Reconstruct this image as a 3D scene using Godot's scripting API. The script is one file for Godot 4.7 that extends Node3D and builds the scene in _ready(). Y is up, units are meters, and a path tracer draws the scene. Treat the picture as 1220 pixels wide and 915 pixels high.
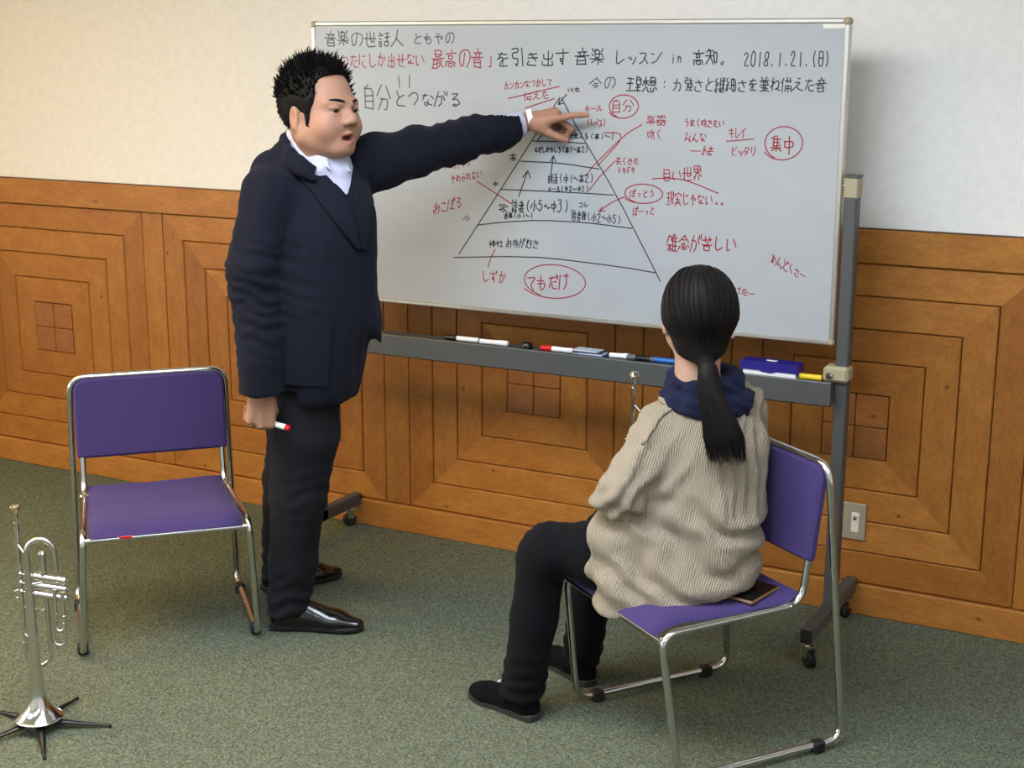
extends Node3D

var M := {}
var taken := {}

# ---------------------------------------------------------------- entry
func _ready():
	setup_camera_and_light()
	make_materials()
	build_room()
	build_wainscot()
	build_whiteboard()
	build_chairs()
	build_socket()
	build_trumpets()
	build_tray_things()
	build_man()
	build_woman()

func setup_camera_and_light():
	var cam := Camera3D.new()
	cam.name = "camera"
	add_child(cam)
	cam.position = Vector3(4.3933, 1.7324, 4.2791)
	cam.rotation_order = EULER_ORDER_YXZ
	cam.rotation_degrees = Vector3(-13.174, 28.027, 0.071)
	cam.keep_aspect = Camera3D.KEEP_HEIGHT
	cam.fov = rad_to_deg(2.0 * atan(457.5 / 1732.887))
	cam.current = true
	var e := Environment.new()
	e.background_mode = Environment.BG_SKY
	var sky := Sky.new()
	var sm := ProceduralSkyMaterial.new()
	sm.sky_top_color = Color(0.84, 0.88, 0.93)
	sm.sky_horizon_color = Color(0.93, 0.94, 0.95)
	sm.ground_bottom_color = Color(0.42, 0.43, 0.42)
	sm.ground_horizon_color = Color(0.75, 0.79, 0.82)
	sm.sun_angle_max = 0.0
	sm.energy_multiplier = 12.0
	sky.sky_material = sm
	e.sky = sky
	e.tonemap_mode = Environment.TONE_MAPPER_LINEAR
	e.tonemap_exposure = 1.0
	e.sdfgi_enabled = true
	e.ssao_enabled = true
	e.ssil_enabled = true
	var we := WorldEnvironment.new()
	we.name = "environment"
	we.environment = e
	add_child(we)
	# ceiling panels: warm ones towards the left, daylight-white ones towards the right
	var warm := Color(1.0, 0.83, 0.46)
	var cool := Color(0.915, 0.95, 1.0)
	ceiling_panel(0.3, 2.3, 6.9, warm, "warm ceiling panel nearest the panelled wall, at its left end")
	ceiling_panel(2.7, 2.3, 9.2, cool, "ceiling panel over the space in front of the whiteboard")
	ceiling_panel(5.0, 2.3, 2.2, cool, "daylight-white ceiling panel right of the whiteboard")
	ceiling_panel(0.3, 4.9, 3.6, cool, "ceiling panel between the windows and the camera")
	ceiling_panel(2.7, 4.9, 2.6, cool, "daylight-white ceiling panel over the middle of the room")
	ceiling_panel(5.0, 4.9, 3.0, cool, "daylight-white ceiling panel in the right rear of the room")

func ceiling_panel(x: float, z: float, energy: float, glow: Color, label: String):
	var t := thing("ceiling_light", label, "light", Vector3(x, 2.62, z), 0.0, "ceiling panels")
	var fr := MB.new()
	for s in [-1.0, 1.0]:
		fr.box(Vector3(0, -0.012, s * 0.615), Vector3(1.86, 0.022, 0.03), 0.003)
		fr.box(Vector3(s * 0.915, -0.012, 0), Vector3(0.03, 0.022, 1.20), 0.003)
	part(fr, "frame", plain("panel_frame", Color(0.9, 0.9, 0.9), 0.5), t)
	var gl := MB.new()
	gl.box(Vector3(0, -0.006, 0), Vector3(1.80, 0.008, 1.20), 0.001)
	var gm := plain(numbered("lamp_diffuser"), Color(0.95, 0.94, 0.9), 0.6)
	gm.emission_enabled = true
	gm.emission = glow
	gm.emission_energy_multiplier = 0.3 * energy
	part(gl, "lamp_diffuser", gm, t)
	var l := AreaLight3D.new()
	l.name = "panel_light"
	l.area_size = Vector2(1.8, 1.2)
	l.light_color = glow
	l.light_energy = energy
	l.shadow_enabled = true
	l.area_range = 14.0
	t.add_child(l)
	l.position = Vector3(0, -0.03, 0)
	l.rotation_degrees = Vector3(-90, 0, 0)

# ---------------------------------------------------------------- naming helpers
func numbered(called: String) -> String:
	if not taken.has(called):
		taken[called] = 0
		return called
	taken[called] += 1
	return "%s_%03d" % [called, taken[called]]

func thing(called: String, label: String, category: String, at := Vector3.ZERO, turn := 0.0, group := "") -> Node3D:
	var o := Node3D.new()
	o.name = numbered(called)
	add_child(o)
	o.position = at
	o.rotation.y = turn
	tag(o, label, category, group)
	return o

func tag(o: Node3D, label: String, category := "", group := "", kind := ""):
	o.set_meta("label", label)
	if category: o.set_meta("category", category)
	if group: o.set_meta("group", group)
	if kind: o.set_meta("kind", kind)

func part(mb: MB, called: String, m: Material, parent: Node3D) -> MeshInstance3D:
	var o := MeshInstance3D.new()
	o.name = called
	o.mesh = mb.mesh(m)
	parent.add_child(o, true)
	return o

func struct(mb: MB, called: String, m: Material, label: String) -> MeshInstance3D:
	var o := part(mb, called, m, self)
	tag(o, label, "", "", "structure")
	return o

func plain(called: String, c: Color, rough := 0.6, metal := 0.0) -> StandardMaterial3D:
	if M.has(called): return M[called]
	var m := StandardMaterial3D.new()
	m.resource_name = called
	m.albedo_color = c
	m.roughness = rough
	m.metallic = metal
	M[called] = m
	return m

# ---------------------------------------------------------------- mesh builder
class MB:
	var v := PackedVector3Array()
	var n := PackedVector3Array()
	var uv := PackedVector2Array()
	var c := PackedColorArray()
	var idx := PackedInt32Array()
	var tint := Color.WHITE

	func vert(p: Vector3, nn: Vector3, t := Vector2.ZERO) -> int:
		v.append(p); n.append(nn); uv.append(t); c.append(tint)
		return v.size() - 1

	func tri(a: int, b: int, d: int):
		var g := (v[b] - v[a]).cross(v[d] - v[a])
		if g.dot(n[a] + n[b] + n[d]) > 0.0:
			idx.append_array([a, d, b])
		else:
			idx.append_array([a, b, d])

	func face(pts: Array, nn: Vector3, uvs: Array = []):
		var first := v.size()
		for i in pts.size():
			vert(pts[i], nn, uvs[i] if uvs.size() else Vector2.ZERO)
		for i in range(1, pts.size() - 1):
			tri(first, first + i, first + i + 1)

	# flat face whose normal is worked out; "away" is a point the face looks away from
	func flat(pts: Array, away: Vector3, uvs: Array = []):
		var nn: Vector3 = (pts[1] - pts[0]).cross(pts[2] - pts[0])
		if nn.length() < 1e-12 and pts.size() > 3:
			nn = (pts[2] - pts[0]).cross(pts[3] - pts[0])
		nn = nn.normalized()
		var mid := Vector3.ZERO
		for p in pts: mid += p
		if nn.dot(mid / pts.size() - away) < 0.0: nn = -nn
		face(pts, nn, uvs)

	func box(at: Vector3, size: Vector3, bevel := 0.002, turn := Basis.IDENTITY, uscale := 1.0):
		var h := size * 0.5
		var k: float = minf(bevel, minf(h.x, minf(h.y, h.z)) * 0.95)
		var grid := {}
		for sx in [-1, 1]:
			for sy in [-1, 1]:
				for sz in [-1, 1]:
					for ax in 3:
						var q := Vector3(sx * (h.x - k), sy * (h.y - k), sz * (h.z - k))
						q[ax] = [sx, sy, sz][ax] * h[ax]
						grid[[sx, sy, sz, ax]] = q
		var quads := []
		for ax in 3:
			var b1 := (ax + 1) % 3
			var b2 := (ax + 2) % 3
			for s in [-1, 1]:
				var ring := []
				for w in [[-1, -1], [1, -1], [1, 1], [-1, 1]]:
					var key := [0, 0, 0, ax]
					key[ax] = s; key[b1] = w[0]; key[b2] = w[1]
					ring.append(grid[key])
				quads.append(ring)
				# edges between axes ax and b1
				for s2 in [-1, 1]:
					var e := []
					for w in [[ax, -1], [ax, 1], [b1, 1], [b1, -1]]:
						var key2 := [0, 0, 0, w[0]]
						key2[ax] = s; key2[b1] = s2; key2[b2] = w[1]
						e.append(grid[key2])
					quads.append(e)
		for sx in [-1, 1]:
			for sy in [-1, 1]:
				for sz in [-1, 1]:
					quads.append([grid[[sx, sy, sz, 0]], grid[[sx, sy, sz, 1]], grid[[sx, sy, sz, 2]]])
		for qd in quads:
			var uvs := []
			var nn: Vector3 = (qd[1] - qd[0]).cross(qd[2] - qd[0]).abs()
			var pts := []
			for p in qd:
				if nn.x >= nn.y and nn.x >= nn.z: uvs.append(Vector2(p.z, -p.y) * uscale)
				elif nn.y >= nn.z: uvs.append(Vector2(p.x, p.z) * uscale)
				else: uvs.append(Vector2(p.x, -p.y) * uscale)
				pts.append(at + turn * p)
			flat(pts, at, uvs)

	func tube(pts: PackedVector3Array, r: float, sides := 10, closed := false, caps := true, rs: Array = [], squash := 1.0, squash_axis := Vector3.ZERO):
		var cnt := pts.size()
		var tang := []
		for i in cnt:
			var a := pts[(i - 1 + cnt) % cnt] if (closed or i > 0) else pts[i]
			var b := pts[(i + 1) % cnt] if (closed or i < cnt - 1) else pts[i]
			tang.append((b - a).normalized())
		var t0: Vector3 = tang[0]
		var nrm := t0.cross(Vector3.UP)
		if nrm.length() < 0.1: nrm = t0.cross(Vector3.RIGHT)
		nrm = nrm.normalized()
		var first := v.size()
		var run := 0.0
		for i in cnt:
			if i > 0:
				run += pts[i].distance_to(pts[i - 1])
				var ax: Vector3 = tang[i - 1].cross(tang[i])
				if ax.length() > 1e-6:
					nrm = nrm.rotated(ax.normalized(), tang[i - 1].angle_to(tang[i]))
				nrm = (nrm - tang[i] * nrm.dot(tang[i])).normalized()
			var bi: Vector3 = tang[i].cross(nrm)
			var rr: float = rs[i] if rs.size() else r
			for s in sides + 1:
				var a2 := TAU * s / sides
				var d := nrm * cos(a2) + bi * sin(a2)
				var off := d * rr
				if squash != 1.0:
					off -= squash_axis * off.dot(squash_axis) * (1.0 - squash)
				vert(pts[i] + off, d, Vector2(float(s) / sides, run))
		var w := sides + 1
		var segs := cnt if closed else cnt - 1
		for i in segs:
			var i2 := (i + 1) % cnt
			for s in sides:
				var a3 := first + i * w + s
				var b3 := first + i2 * w + s
				tri(a3, b3, b3 + 1)
				tri(a3, b3 + 1, a3 + 1)
		if caps and not closed:
			for e in [0, cnt - 1]:
				var nn: Vector3 = -tang[0] if e == 0 else tang[e]
				var ring := []
				for s in sides: ring.append(v[first + e * w + s])
				face(ring, nn)

	# profile points (radius, height) turned about the transform's y axis
	func lathe(profile: Array, at := Transform3D.IDENTITY, sides := 20, sharp := 35.0):
		for i in profile.size() - 1:
			var p0: Vector2 = profile[i]
			var p1: Vector2 = profile[i + 1]
			if p0.distance_to(p1) < 1e-7: continue
			var d := (p1 - p0).normalized()
			var m := Vector2(d.y, -d.x)
			var m0 := m
			var m1 := m
			if i > 0:
				var dp: Vector2 = (p0 - profile[i - 1]).normalized()
				if absf(rad_to_deg(dp.angle_to(d))) < sharp: m0 = (m + Vector2(dp.y, -dp.x)).normalized()
			if i < profile.size() - 2:
				var dn: Vector2 = (profile[i + 2] - p1).normalized()
				if absf(rad_to_deg(d.angle_to(dn))) < sharp: m1 = (m + Vector2(dn.y, -dn.x)).normalized()
			var first := v.size()
			for s in sides + 1:
				var a := TAU * s / sides
				var o := Vector3(cos(a), 0, sin(a))
				vert(at * (o * p0.x + Vector3.UP * p0.y), (at.basis * (o * m0.x + Vector3.UP * m0.y)).normalized(), Vector2(float(s) / sides, p0.y))
				vert(at * (o * p1.x + Vector3.UP * p1.y), (at.basis * (o * m1.x + Vector3.UP * m1.y)).normalized(), Vector2(float(s) / sides, p1.y))
			for s in sides:
				var k := first + s * 2
				if p0.x > 1e-6: tri(k, k + 1, k + 2)
				if p1.x > 1e-6: tri(k + 1, k + 3, k + 2)

	# a closed outline in the transform's xy plane, from z = 0 to z = depth, with a bevel on both rims
	func extrude(outline: PackedVector2Array, depth: float, at := Transform3D.IDENTITY, bevel := 0.0):
		var rims := [[0.0, bevel], [bevel, 0.0], [depth - bevel, 0.0], [depth, bevel]] if bevel > 0.0 else [[0.0, 0.0], [depth, 0.0]]
		var inset := outline
		var turned := 0.0
		for i in outline.size():
			turned += outline[i].cross(outline[(i + 1) % outline.size()])
		if bevel > 0.0:
			inset = PackedVector2Array()
			for i in outline.size():
				var pa := outline[(i - 1 + outline.size()) % outline.size()]
				var pb := outline[(i + 1) % outline.size()]
				var t := (pb - pa).normalized()
				inset.append(outline[i] + Vector2(-t.y, t.x) * bevel * signf(turned))
		var count := outline.size()
		for k in rims.size() - 1:
			for i in count:
				var j := (i + 1) % count
				var oa: PackedVector2Array = inset if rims[k][1] > 0.0 else outline
				var ob: PackedVector2Array = inset if rims[k + 1][1] > 0.0 else outline
				var e := (outline[j] - outline[i]).normalized()
				var nn2 := Vector2(e.y, -e.x)
				if turned < 0.0: nn2 = -nn2
				var nz := 0.0
				if rims[k][1] > 0.0: nz = -1.0
				if rims[k + 1][1] > 0.0: nz = 1.0
				var nn := (at.basis * Vector3(nn2.x, nn2.y, nz)).normalized()
				face([at * Vector3(oa[i].x, oa[i].y, rims[k][0]), at * Vector3(oa[j].x, oa[j].y, rims[k][0]), at * Vector3(ob[j].x, ob[j].y, rims[k + 1][0]), at * Vector3(ob[i].x, ob[i].y, rims[k + 1][0])], nn)
		var tris := Geometry2D.triangulate_polygon(inset)
		for e2 in [[0.0, -1.0], [depth, 1.0]]:
			var nn3 := (at.basis * Vector3(0, 0, e2[1])).normalized()
			var first := v.size()
			for p in inset: vert(at * Vector3(p.x, p.y, e2[0]), nn3, p)
			for i in range(0, tris.size(), 3):
				tri(first + tris[i], first + tris[i + 1], first + tris[i + 2])

	func mesh(m: Material) -> ArrayMesh:
		var a := []
		a.resize(Mesh.ARRAY_MAX)
		a[Mesh.ARRAY_VERTEX] = v
		a[Mesh.ARRAY_NORMAL] = n
		a[Mesh.ARRAY_TEX_UV] = uv
		a[Mesh.ARRAY_COLOR] = c
		a[Mesh.ARRAY_INDEX] = idx
		var am := ArrayMesh.new()
		am.add_surface_from_arrays(Mesh.PRIMITIVE_TRIANGLES, a)
		am.surface_set_material(0, m)
		return am

# a path through the given corners with each corner rounded by radius r
func rounded_path(pts: Array, r: float, steps := 6, closed := false) -> PackedVector3Array:
	var out := PackedVector3Array()
	var cnt := pts.size()
	for i in cnt:
		if not closed and (i == 0 or i == cnt - 1):
			out.append(pts[i])
			continue
		var p: Vector3 = pts[i]
		var a: Vector3 = pts[(i - 1 + cnt) % cnt]
		var b: Vector3 = pts[(i + 1) % cnt]
		var k: float = minf(r, minf(p.distance_to(a), p.distance_to(b)) * 0.49)
		var s := p + (a - p).normalized() * k
		var e := p + (b - p).normalized() * k
		for j in steps + 1:
			var t := float(j) / steps
			out.append(s.lerp(p, t).lerp(p.lerp(e, t), t))
	return out

func spline(pts: Array, steps := 6) -> PackedVector3Array:
	var out := PackedVector3Array()
	for i in pts.size() - 1:
		var p0: Vector3 = pts[maxi(i - 1, 0)]
		var p1: Vector3 = pts[i]
		var p2: Vector3 = pts[i + 1]
		var p3: Vector3 = pts[mini(i + 2, pts.size() - 1)]
		for j in steps:
			out.append(p1.cubic_interpolate(p2, p0, p3, float(j) / steps))
	out.append(pts[-1])
	return out

# ---------------------------------------------------------------- materials
func noise(sd: int, freq: float, octaves := 3) -> FastNoiseLite:
	var f := FastNoiseLite.new()
	f.seed = sd
	f.noise_type = FastNoiseLite.TYPE_SIMPLEX_SMOOTH
	f.frequency = freq
	f.fractal_octaves = octaves
	return f

func tex(im: Image) -> ImageTexture:
	return ImageTexture.create_from_image(im)

# oak veneer: grain runs along u; one metre by a quarter metre
func wood_image(sd: int) -> Image:
	var w := 1024
	var h := 256
	var im := Image.create(w, h, false, Image.FORMAT_RGB8)
	var fine := noise(sd, 1.0, 2)
	var broad := noise(sd + 7, 1.0, 2)
	var fig := noise(sd + 13, 1.0, 2)
	for y in h:
		for x in w:
			var cx := cos(TAU * x / w) * 2.2
			var cz := sin(TAU * x / w) * 2.2
			var b := broad.get_noise_3d(cx * 0.5, cz * 0.5, y * 0.012)
			var f := fine.get_noise_3d(cx * 9.0, cz * 9.0, y * 0.42)
			var g := fig.get_noise_3d(cx * 1.4, cz * 1.4, y * 0.045)
			var ring := sin((y * 0.09 + g * 5.0 + b * 4.0))
			var k := 0.87 + 0.045 * b + 0.12 * f + 0.03 * ring
			if f > 0.38: k -= 0.12
			if sd == 3:
				var kd := Vector2((x - 610) * 0.8, y - 150).length()
				if kd < 6.5: k *= 0.45 + 0.08 * kd
			im.set_pixel(x, y, Color(clampf(k, 0, 1), clampf(k * (0.985 + 0.03 * b), 0, 1), clampf(k * (0.955 + 0.05 * b), 0, 1)))
	return im

func make_materials():
	var wt := [tex(wood_image(3)), tex(wood_image(41))]
	var tones := [Color(0.73, 0.485, 0.215), Color(0.71, 0.462, 0.20), Color(0.755, 0.505, 0.235), Color(0.68, 0.435, 0.185), Color(0.64, 0.40, 0.17)]
	for i in 5:
		var m := plain("oak_%d" % i, tones[i], 0.42)
		m.albedo_texture = wt[i % 2]
		m.metallic_specular = 0.4
	# same oak, upright grain: duller sheen across it painted in as darker tones
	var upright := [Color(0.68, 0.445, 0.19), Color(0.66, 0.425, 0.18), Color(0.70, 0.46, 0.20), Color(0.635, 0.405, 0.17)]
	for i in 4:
		var m3 := plain("oak_upright_shaded_%d" % i, upright[i], 0.42)
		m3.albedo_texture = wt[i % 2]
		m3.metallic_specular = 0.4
	for i in 3:
		var m2 := plain("oak_tile_%d" % i, [Color(0.66, 0.415, 0.18), Color(0.63, 0.39, 0.17), Color(0.69, 0.445, 0.19)][i], 0.45)
		m2.albedo_texture = wt[i % 2]
	plain("oak_back", Color(0.20, 0.11, 0.055), 0.9)
	# carpet: speckled loop pile
	var ci := Image.create(1024, 1024, false, Image.FORMAT_RGB8)
	var ch := Image.create(1024, 1024, false, Image.FORMAT_RGB8)
	var r := RandomNumberGenerator.new()
	r.seed = 11
	# three sizes of tuft: single loops, small clumps, larger clumps; each with a tint of its own
	var layers := []
	for side in [512, 300, 170]:
		var li := Image.create(side, side, false, Image.FORMAT_RGB8)
		for y in side:
			for x in side:
				var k := 0.5 + 0.62 * (r.randf() - 0.5)
				var warm := 0.10 * (r.randf() - 0.5)
				li.set_pixel(x, y, Color(clampf(k + warm, 0, 1), k, clampf(k - warm, 0, 1)))
		li.resize(1024, 1024, Image.INTERPOLATE_CUBIC)
		layers.append(li)
	var n1 := noise(5, 0.085, 3)
	var n5 := noise(6, 0.06, 2)
	var n2 := noise(9, 0.02, 2)
	for y in 1024:
		for x in 1024:
			var p0: Color = layers[0].get_pixel(x, y)
			var p1: Color = layers[1].get_pixel(x, y)
			var p2: Color = layers[2].get_pixel(x, y)
			var mixed := p0 * 0.42 + p1 * 0.36 + p2 * 0.30
			var k := 0.22 + mixed.g
			var a := n1.get_noise_2d(x, y)
			var b := n2.get_noise_2d(x, y)
			var g := n5.get_noise_2d(x, y)
			ci.set_pixel(x, y, Color(clampf(0.22 + mixed.r + 0.07 * a + 0.03 * b + 0.05 * g, 0, 1), clampf(k + 0.07 * a + 0.02 * b, 0, 1), clampf(0.22 + mixed.b + 0.06 * a - 0.02 * b - 0.04 * g, 0, 1)))
			ch.set_pixel(x, y, Color(k, k, k))
	var carpet := plain("carpet", Color(0.485, 0.51, 0.43), 0.97)
	carpet.metallic_specular = 0.15
	carpet.albedo_texture = tex(ci)
	carpet.heightmap_enabled = true
	carpet.heightmap_texture = tex(ch)
	carpet.heightmap_scale = 0.35
	carpet.uv1_triplanar = true
	carpet.uv1_world_triplanar = true
	carpet.uv1_scale = Vector3(1.1, 1.1, 1.1)
	# wallpaper
	var wi := Image.create(512, 512, false, Image.FORMAT_RGB8)
	var n3 := noise(21, 0.35, 2)
	var n4 := noise(22, 0.03, 3)
	for y in 512:
		for x in 512:
			var k := 0.94 + 0.035 * n3.get_noise_2d(x * 1.0, y * 1.0) + 0.02 * n4.get_noise_2d(x, y)
			wi.set_pixel(x, y, Color(k, k, k))
	var wp := plain("wallpaper", Color(0.925, 0.915, 0.90), 0.9)
	wp.albedo_texture = tex(wi)
	wp.uv1_triplanar = true
	wp.uv1_world_triplanar = true
	wp.uv1_scale = Vector3(1.4, 1.4, 1.4)
	plain("ceiling_white", Color(0.88, 0.87, 0.85), 0.9)
	var ch2 := plain("chrome", Color(0.80, 0.80, 0.79), 0.16, 1.0)
	ch2.metallic_specular = 0.6
	plain("silver", Color(0.86, 0.85, 0.83), 0.14, 1.0)
	plain("grey_steel", Color(0.31, 0.315, 0.315), 0.48, 0.2)
	plain("aluminium", Color(0.80, 0.79, 0.76), 0.34, 0.85)
	plain("beige_plastic", Color(0.62, 0.58, 0.47), 0.5)
	plain("cream_plastic", Color(0.88, 0.86, 0.80), 0.4)
	plain("black_rubber", Color(0.05, 0.05, 0.055), 0.6)
	plain("black_plastic", Color(0.045, 0.045, 0.05), 0.35)
	plain("white_plastic", Color(0.88, 0.88, 0.89), 0.35)
	plain("red_plastic", Color(0.75, 0.07, 0.09), 0.35)
	plain("blue_plastic", Color(0.10, 0.38, 0.70), 0.35)
	plain("indigo_plastic", Color(0.11, 0.085, 0.46), 0.38)
	plain("yellow_plastic", Color(0.88, 0.76, 0.08), 0.4)
	# chair cloth
	var fi := Image.create(256, 256, false, Image.FORMAT_RGB8)
	var r2 := RandomNumberGenerator.new()
	r2.seed = 5
	for y in 256:
		for x in 256:
			var k := 0.86 + 0.10 * (r2.randf() - 0.5) + (0.06 if (x / 2 + y / 2) % 2 == 0 else -0.02)
			fi.set_pixel(x, y, Color(k, k, k))
	var weave := tex(fi)
	M["weave_tex"] = weave
	var pf := plain("purple_cloth", Color(0.29, 0.24, 0.435), 0.95)
	pf.metallic_specular = 0.2
	pf.albedo_texture = weave
	pf.uv1_triplanar = true
	pf.uv1_scale = Vector3(5, 5, 5)
	pf.heightmap_enabled = true
	pf.heightmap_texture = weave
	pf.heightmap_scale = 0.04
	pf.rim_enabled = true
	pf.rim = 0.5
	pf.rim_tint = 0.6

# ---------------------------------------------------------------- room shell
const X0 := -1.65
const X1 := 6.05
const Z1 := 6.6
const HC := 2.64

func build_room():
	var f := MB.new()
	f.box(Vector3((X0 + X1) / 2, -0.06, Z1 / 2), Vector3(X1 - X0 + 0.3, 0.12, Z1 + 0.3), 0.0)
	struct(f, "floor", M.carpet, "grey-green speckled loop pile carpet")
	var c := MB.new()
	c.box(Vector3((X0 + X1) / 2, HC + 0.06, Z1 / 2), Vector3(X1 - X0 + 0.3, 0.12, Z1 + 0.3), 0.0)
	struct(c, "ceiling", M.ceiling_white, "plain white ceiling")
	var wr := MB.new()
	wr.box(Vector3(X1 + 0.06, HC / 2, Z1 / 2), Vector3(0.12, HC - 0.002, Z1), 0.0)
	struct(wr, "wall_right", M.wallpaper, "off-white papered wall at the right of the room")
	var wf := MB.new()
	wf.box(Vector3((X0 + X1) / 2, HC / 2, Z1 + 0.06), Vector3(X1 - X0 + 0.24, HC - 0.002, 0.12), 0.0)
	struct(wf, "wall_front", M.wallpaper, "off-white papered wall facing the panelling")
	# left wall with two wide windows
	var wl := MB.new()
	var x := X0 - 0.06
	var lo := 0.80
	var hi := 2.35
	var zs := [0.0, 2.30, 3.90, 4.10, 5.70, Z1]
	wl.box(Vector3(x, lo / 2, Z1 / 2), Vector3(0.12, lo, Z1), 0.0)
	wl.box(Vector3(x, (hi + HC) / 2, Z1 / 2), Vector3(0.12, HC - hi, Z1), 0.0)
	for i in [0, 2, 4]:
		wl.box(Vector3(x, (lo + hi) / 2, (zs[i] + zs[i + 1]) / 2), Vector3(0.12, hi - lo, zs[i + 1] - zs[i]), 0.0)
	struct(wl, "wall_left", M.wallpaper, "off-white papered wall with two wide windows")
	var glass := plain("window_glass", Color(0.95, 0.97, 1.0, 0.06), 0.02)
	glass.transparency = BaseMaterial3D.TRANSPARENCY_ALPHA
	for i in 2:
		var a: float = zs[1 + 2 * i]
		var b: float = zs[2 + 2 * i]
		var fr := MB.new()
		for z in [a + 0.02, (a + b) / 2, b - 0.02]:
			fr.box(Vector3(x, (lo + hi) / 2, z), Vector3(0.06, hi - lo, 0.04), 0.003)
		for y in [lo + 0.02, hi - 0.02]:
			fr.box(Vector3(x, y, (a + b) / 2), Vector3(0.06, 0.04, b - a), 0.003)
		var w := struct(fr, "window_%d" % (i + 1), M.aluminium, ["aluminium sliding window nearer the panelling", "aluminium sliding window nearer the rear wall"][i])
		var g := MB.new()
		g.box(Vector3(x, (lo + hi) / 2, (a + b) / 2), Vector3(0.005, hi - lo - 0.06, b - a - 0.06), 0.0)
		part(g, "pane", glass, w)

# one mitred board: inner edge on y = inner, outer edge on y = inner + 0.1, grain along x
func mitred_board(inner: float, seed_u: float, seed_v: float) -> MB:
	var mb := MB.new()
	var gap := 0.0013
	var t := 0.014
	var ch := 0.0032
	var y0 := inner + gap
	var y1 := inner + 0.1 - gap
	var back := 0.0
	var zf := t
	var zs := t - 0.0035
	var q := func(y: float, z: float, s: float) -> Vector3: return Vector3(s * (y - 0.0003), y, z)
	var tuv := func(p: Vector3) -> Vector2: return Vector2(p.x + seed_u, p.y * 4.0 + seed_v)
	var faces := [
		[[y0 + ch, zf, -1], [y0 + ch, zf, 1], [y1 - ch, zf, 1], [y1 - ch, zf, -1]],
		[[y0, zs, -1], [y0, zs, 1], [y0 + ch, zf, 1], [y0 + ch, zf, -1]],
		[[y1, zs, -1], [y1, zs, 1], [y1 - ch, zf, 1], [y1 - ch, zf, -1]],
		[[y0, back, -1], [y0, back, 1], [y0, zs, 1], [y0, zs, -1]],
		[[y1, back, -1], [y1, back, 1], [y1, zs, 1], [y1, zs, -1]],
	]
	var mid := Vector3(0, (y0 + y1) / 2, t / 2)
	for fc in faces:
		var pts := []
		var uvs := []
		for k in fc:
			var p: Vector3 = q.call(k[0], k[1], k[2])
			pts.append(p)
			uvs.append(tuv.call(p))
		mb.flat(pts, mid, uvs)
	for s in [-1.0, 1.0]:
		var pts := []
		var uvs := []
		for k in [[y0, back], [y1, back], [y1, zs], [y1 - ch, zf], [y0 + ch, zf], [y0, zs]]:
			var p: Vector3 = q.call(k[0], k[1], s)
			pts.append(p)
			uvs.append(tuv.call(p))
		mb.face(pts, Vector3(s, -1, 0).normalized(), uvs)
	return mb

# straight board along x from -l/2 to l/2, width w along y
func plank(l: float, w: float, t: float, ch: float, su: float, sv: float) -> MB:
	var mb := MB.new()
	mb.box(Vector3.ZERO, Vector3(l, w, t), ch)
	for i in mb.uv.size():
		mb.uv[i] = Vector2(mb.v[i].x + su, mb.v[i].y * 4.0 + sv)
	return mb

func place(mesh: ArrayMesh, called: String, m: Material, parent: Node3D, at: Vector3, turn: float):
	var o := MeshInstance3D.new()
	o.name = called
	o.mesh = mesh
	o.material_override = null
	o.set_surface_override_material(0, m)
	parent.add_child(o, true)
	o.position = at
	o.rotation.z = turn

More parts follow.
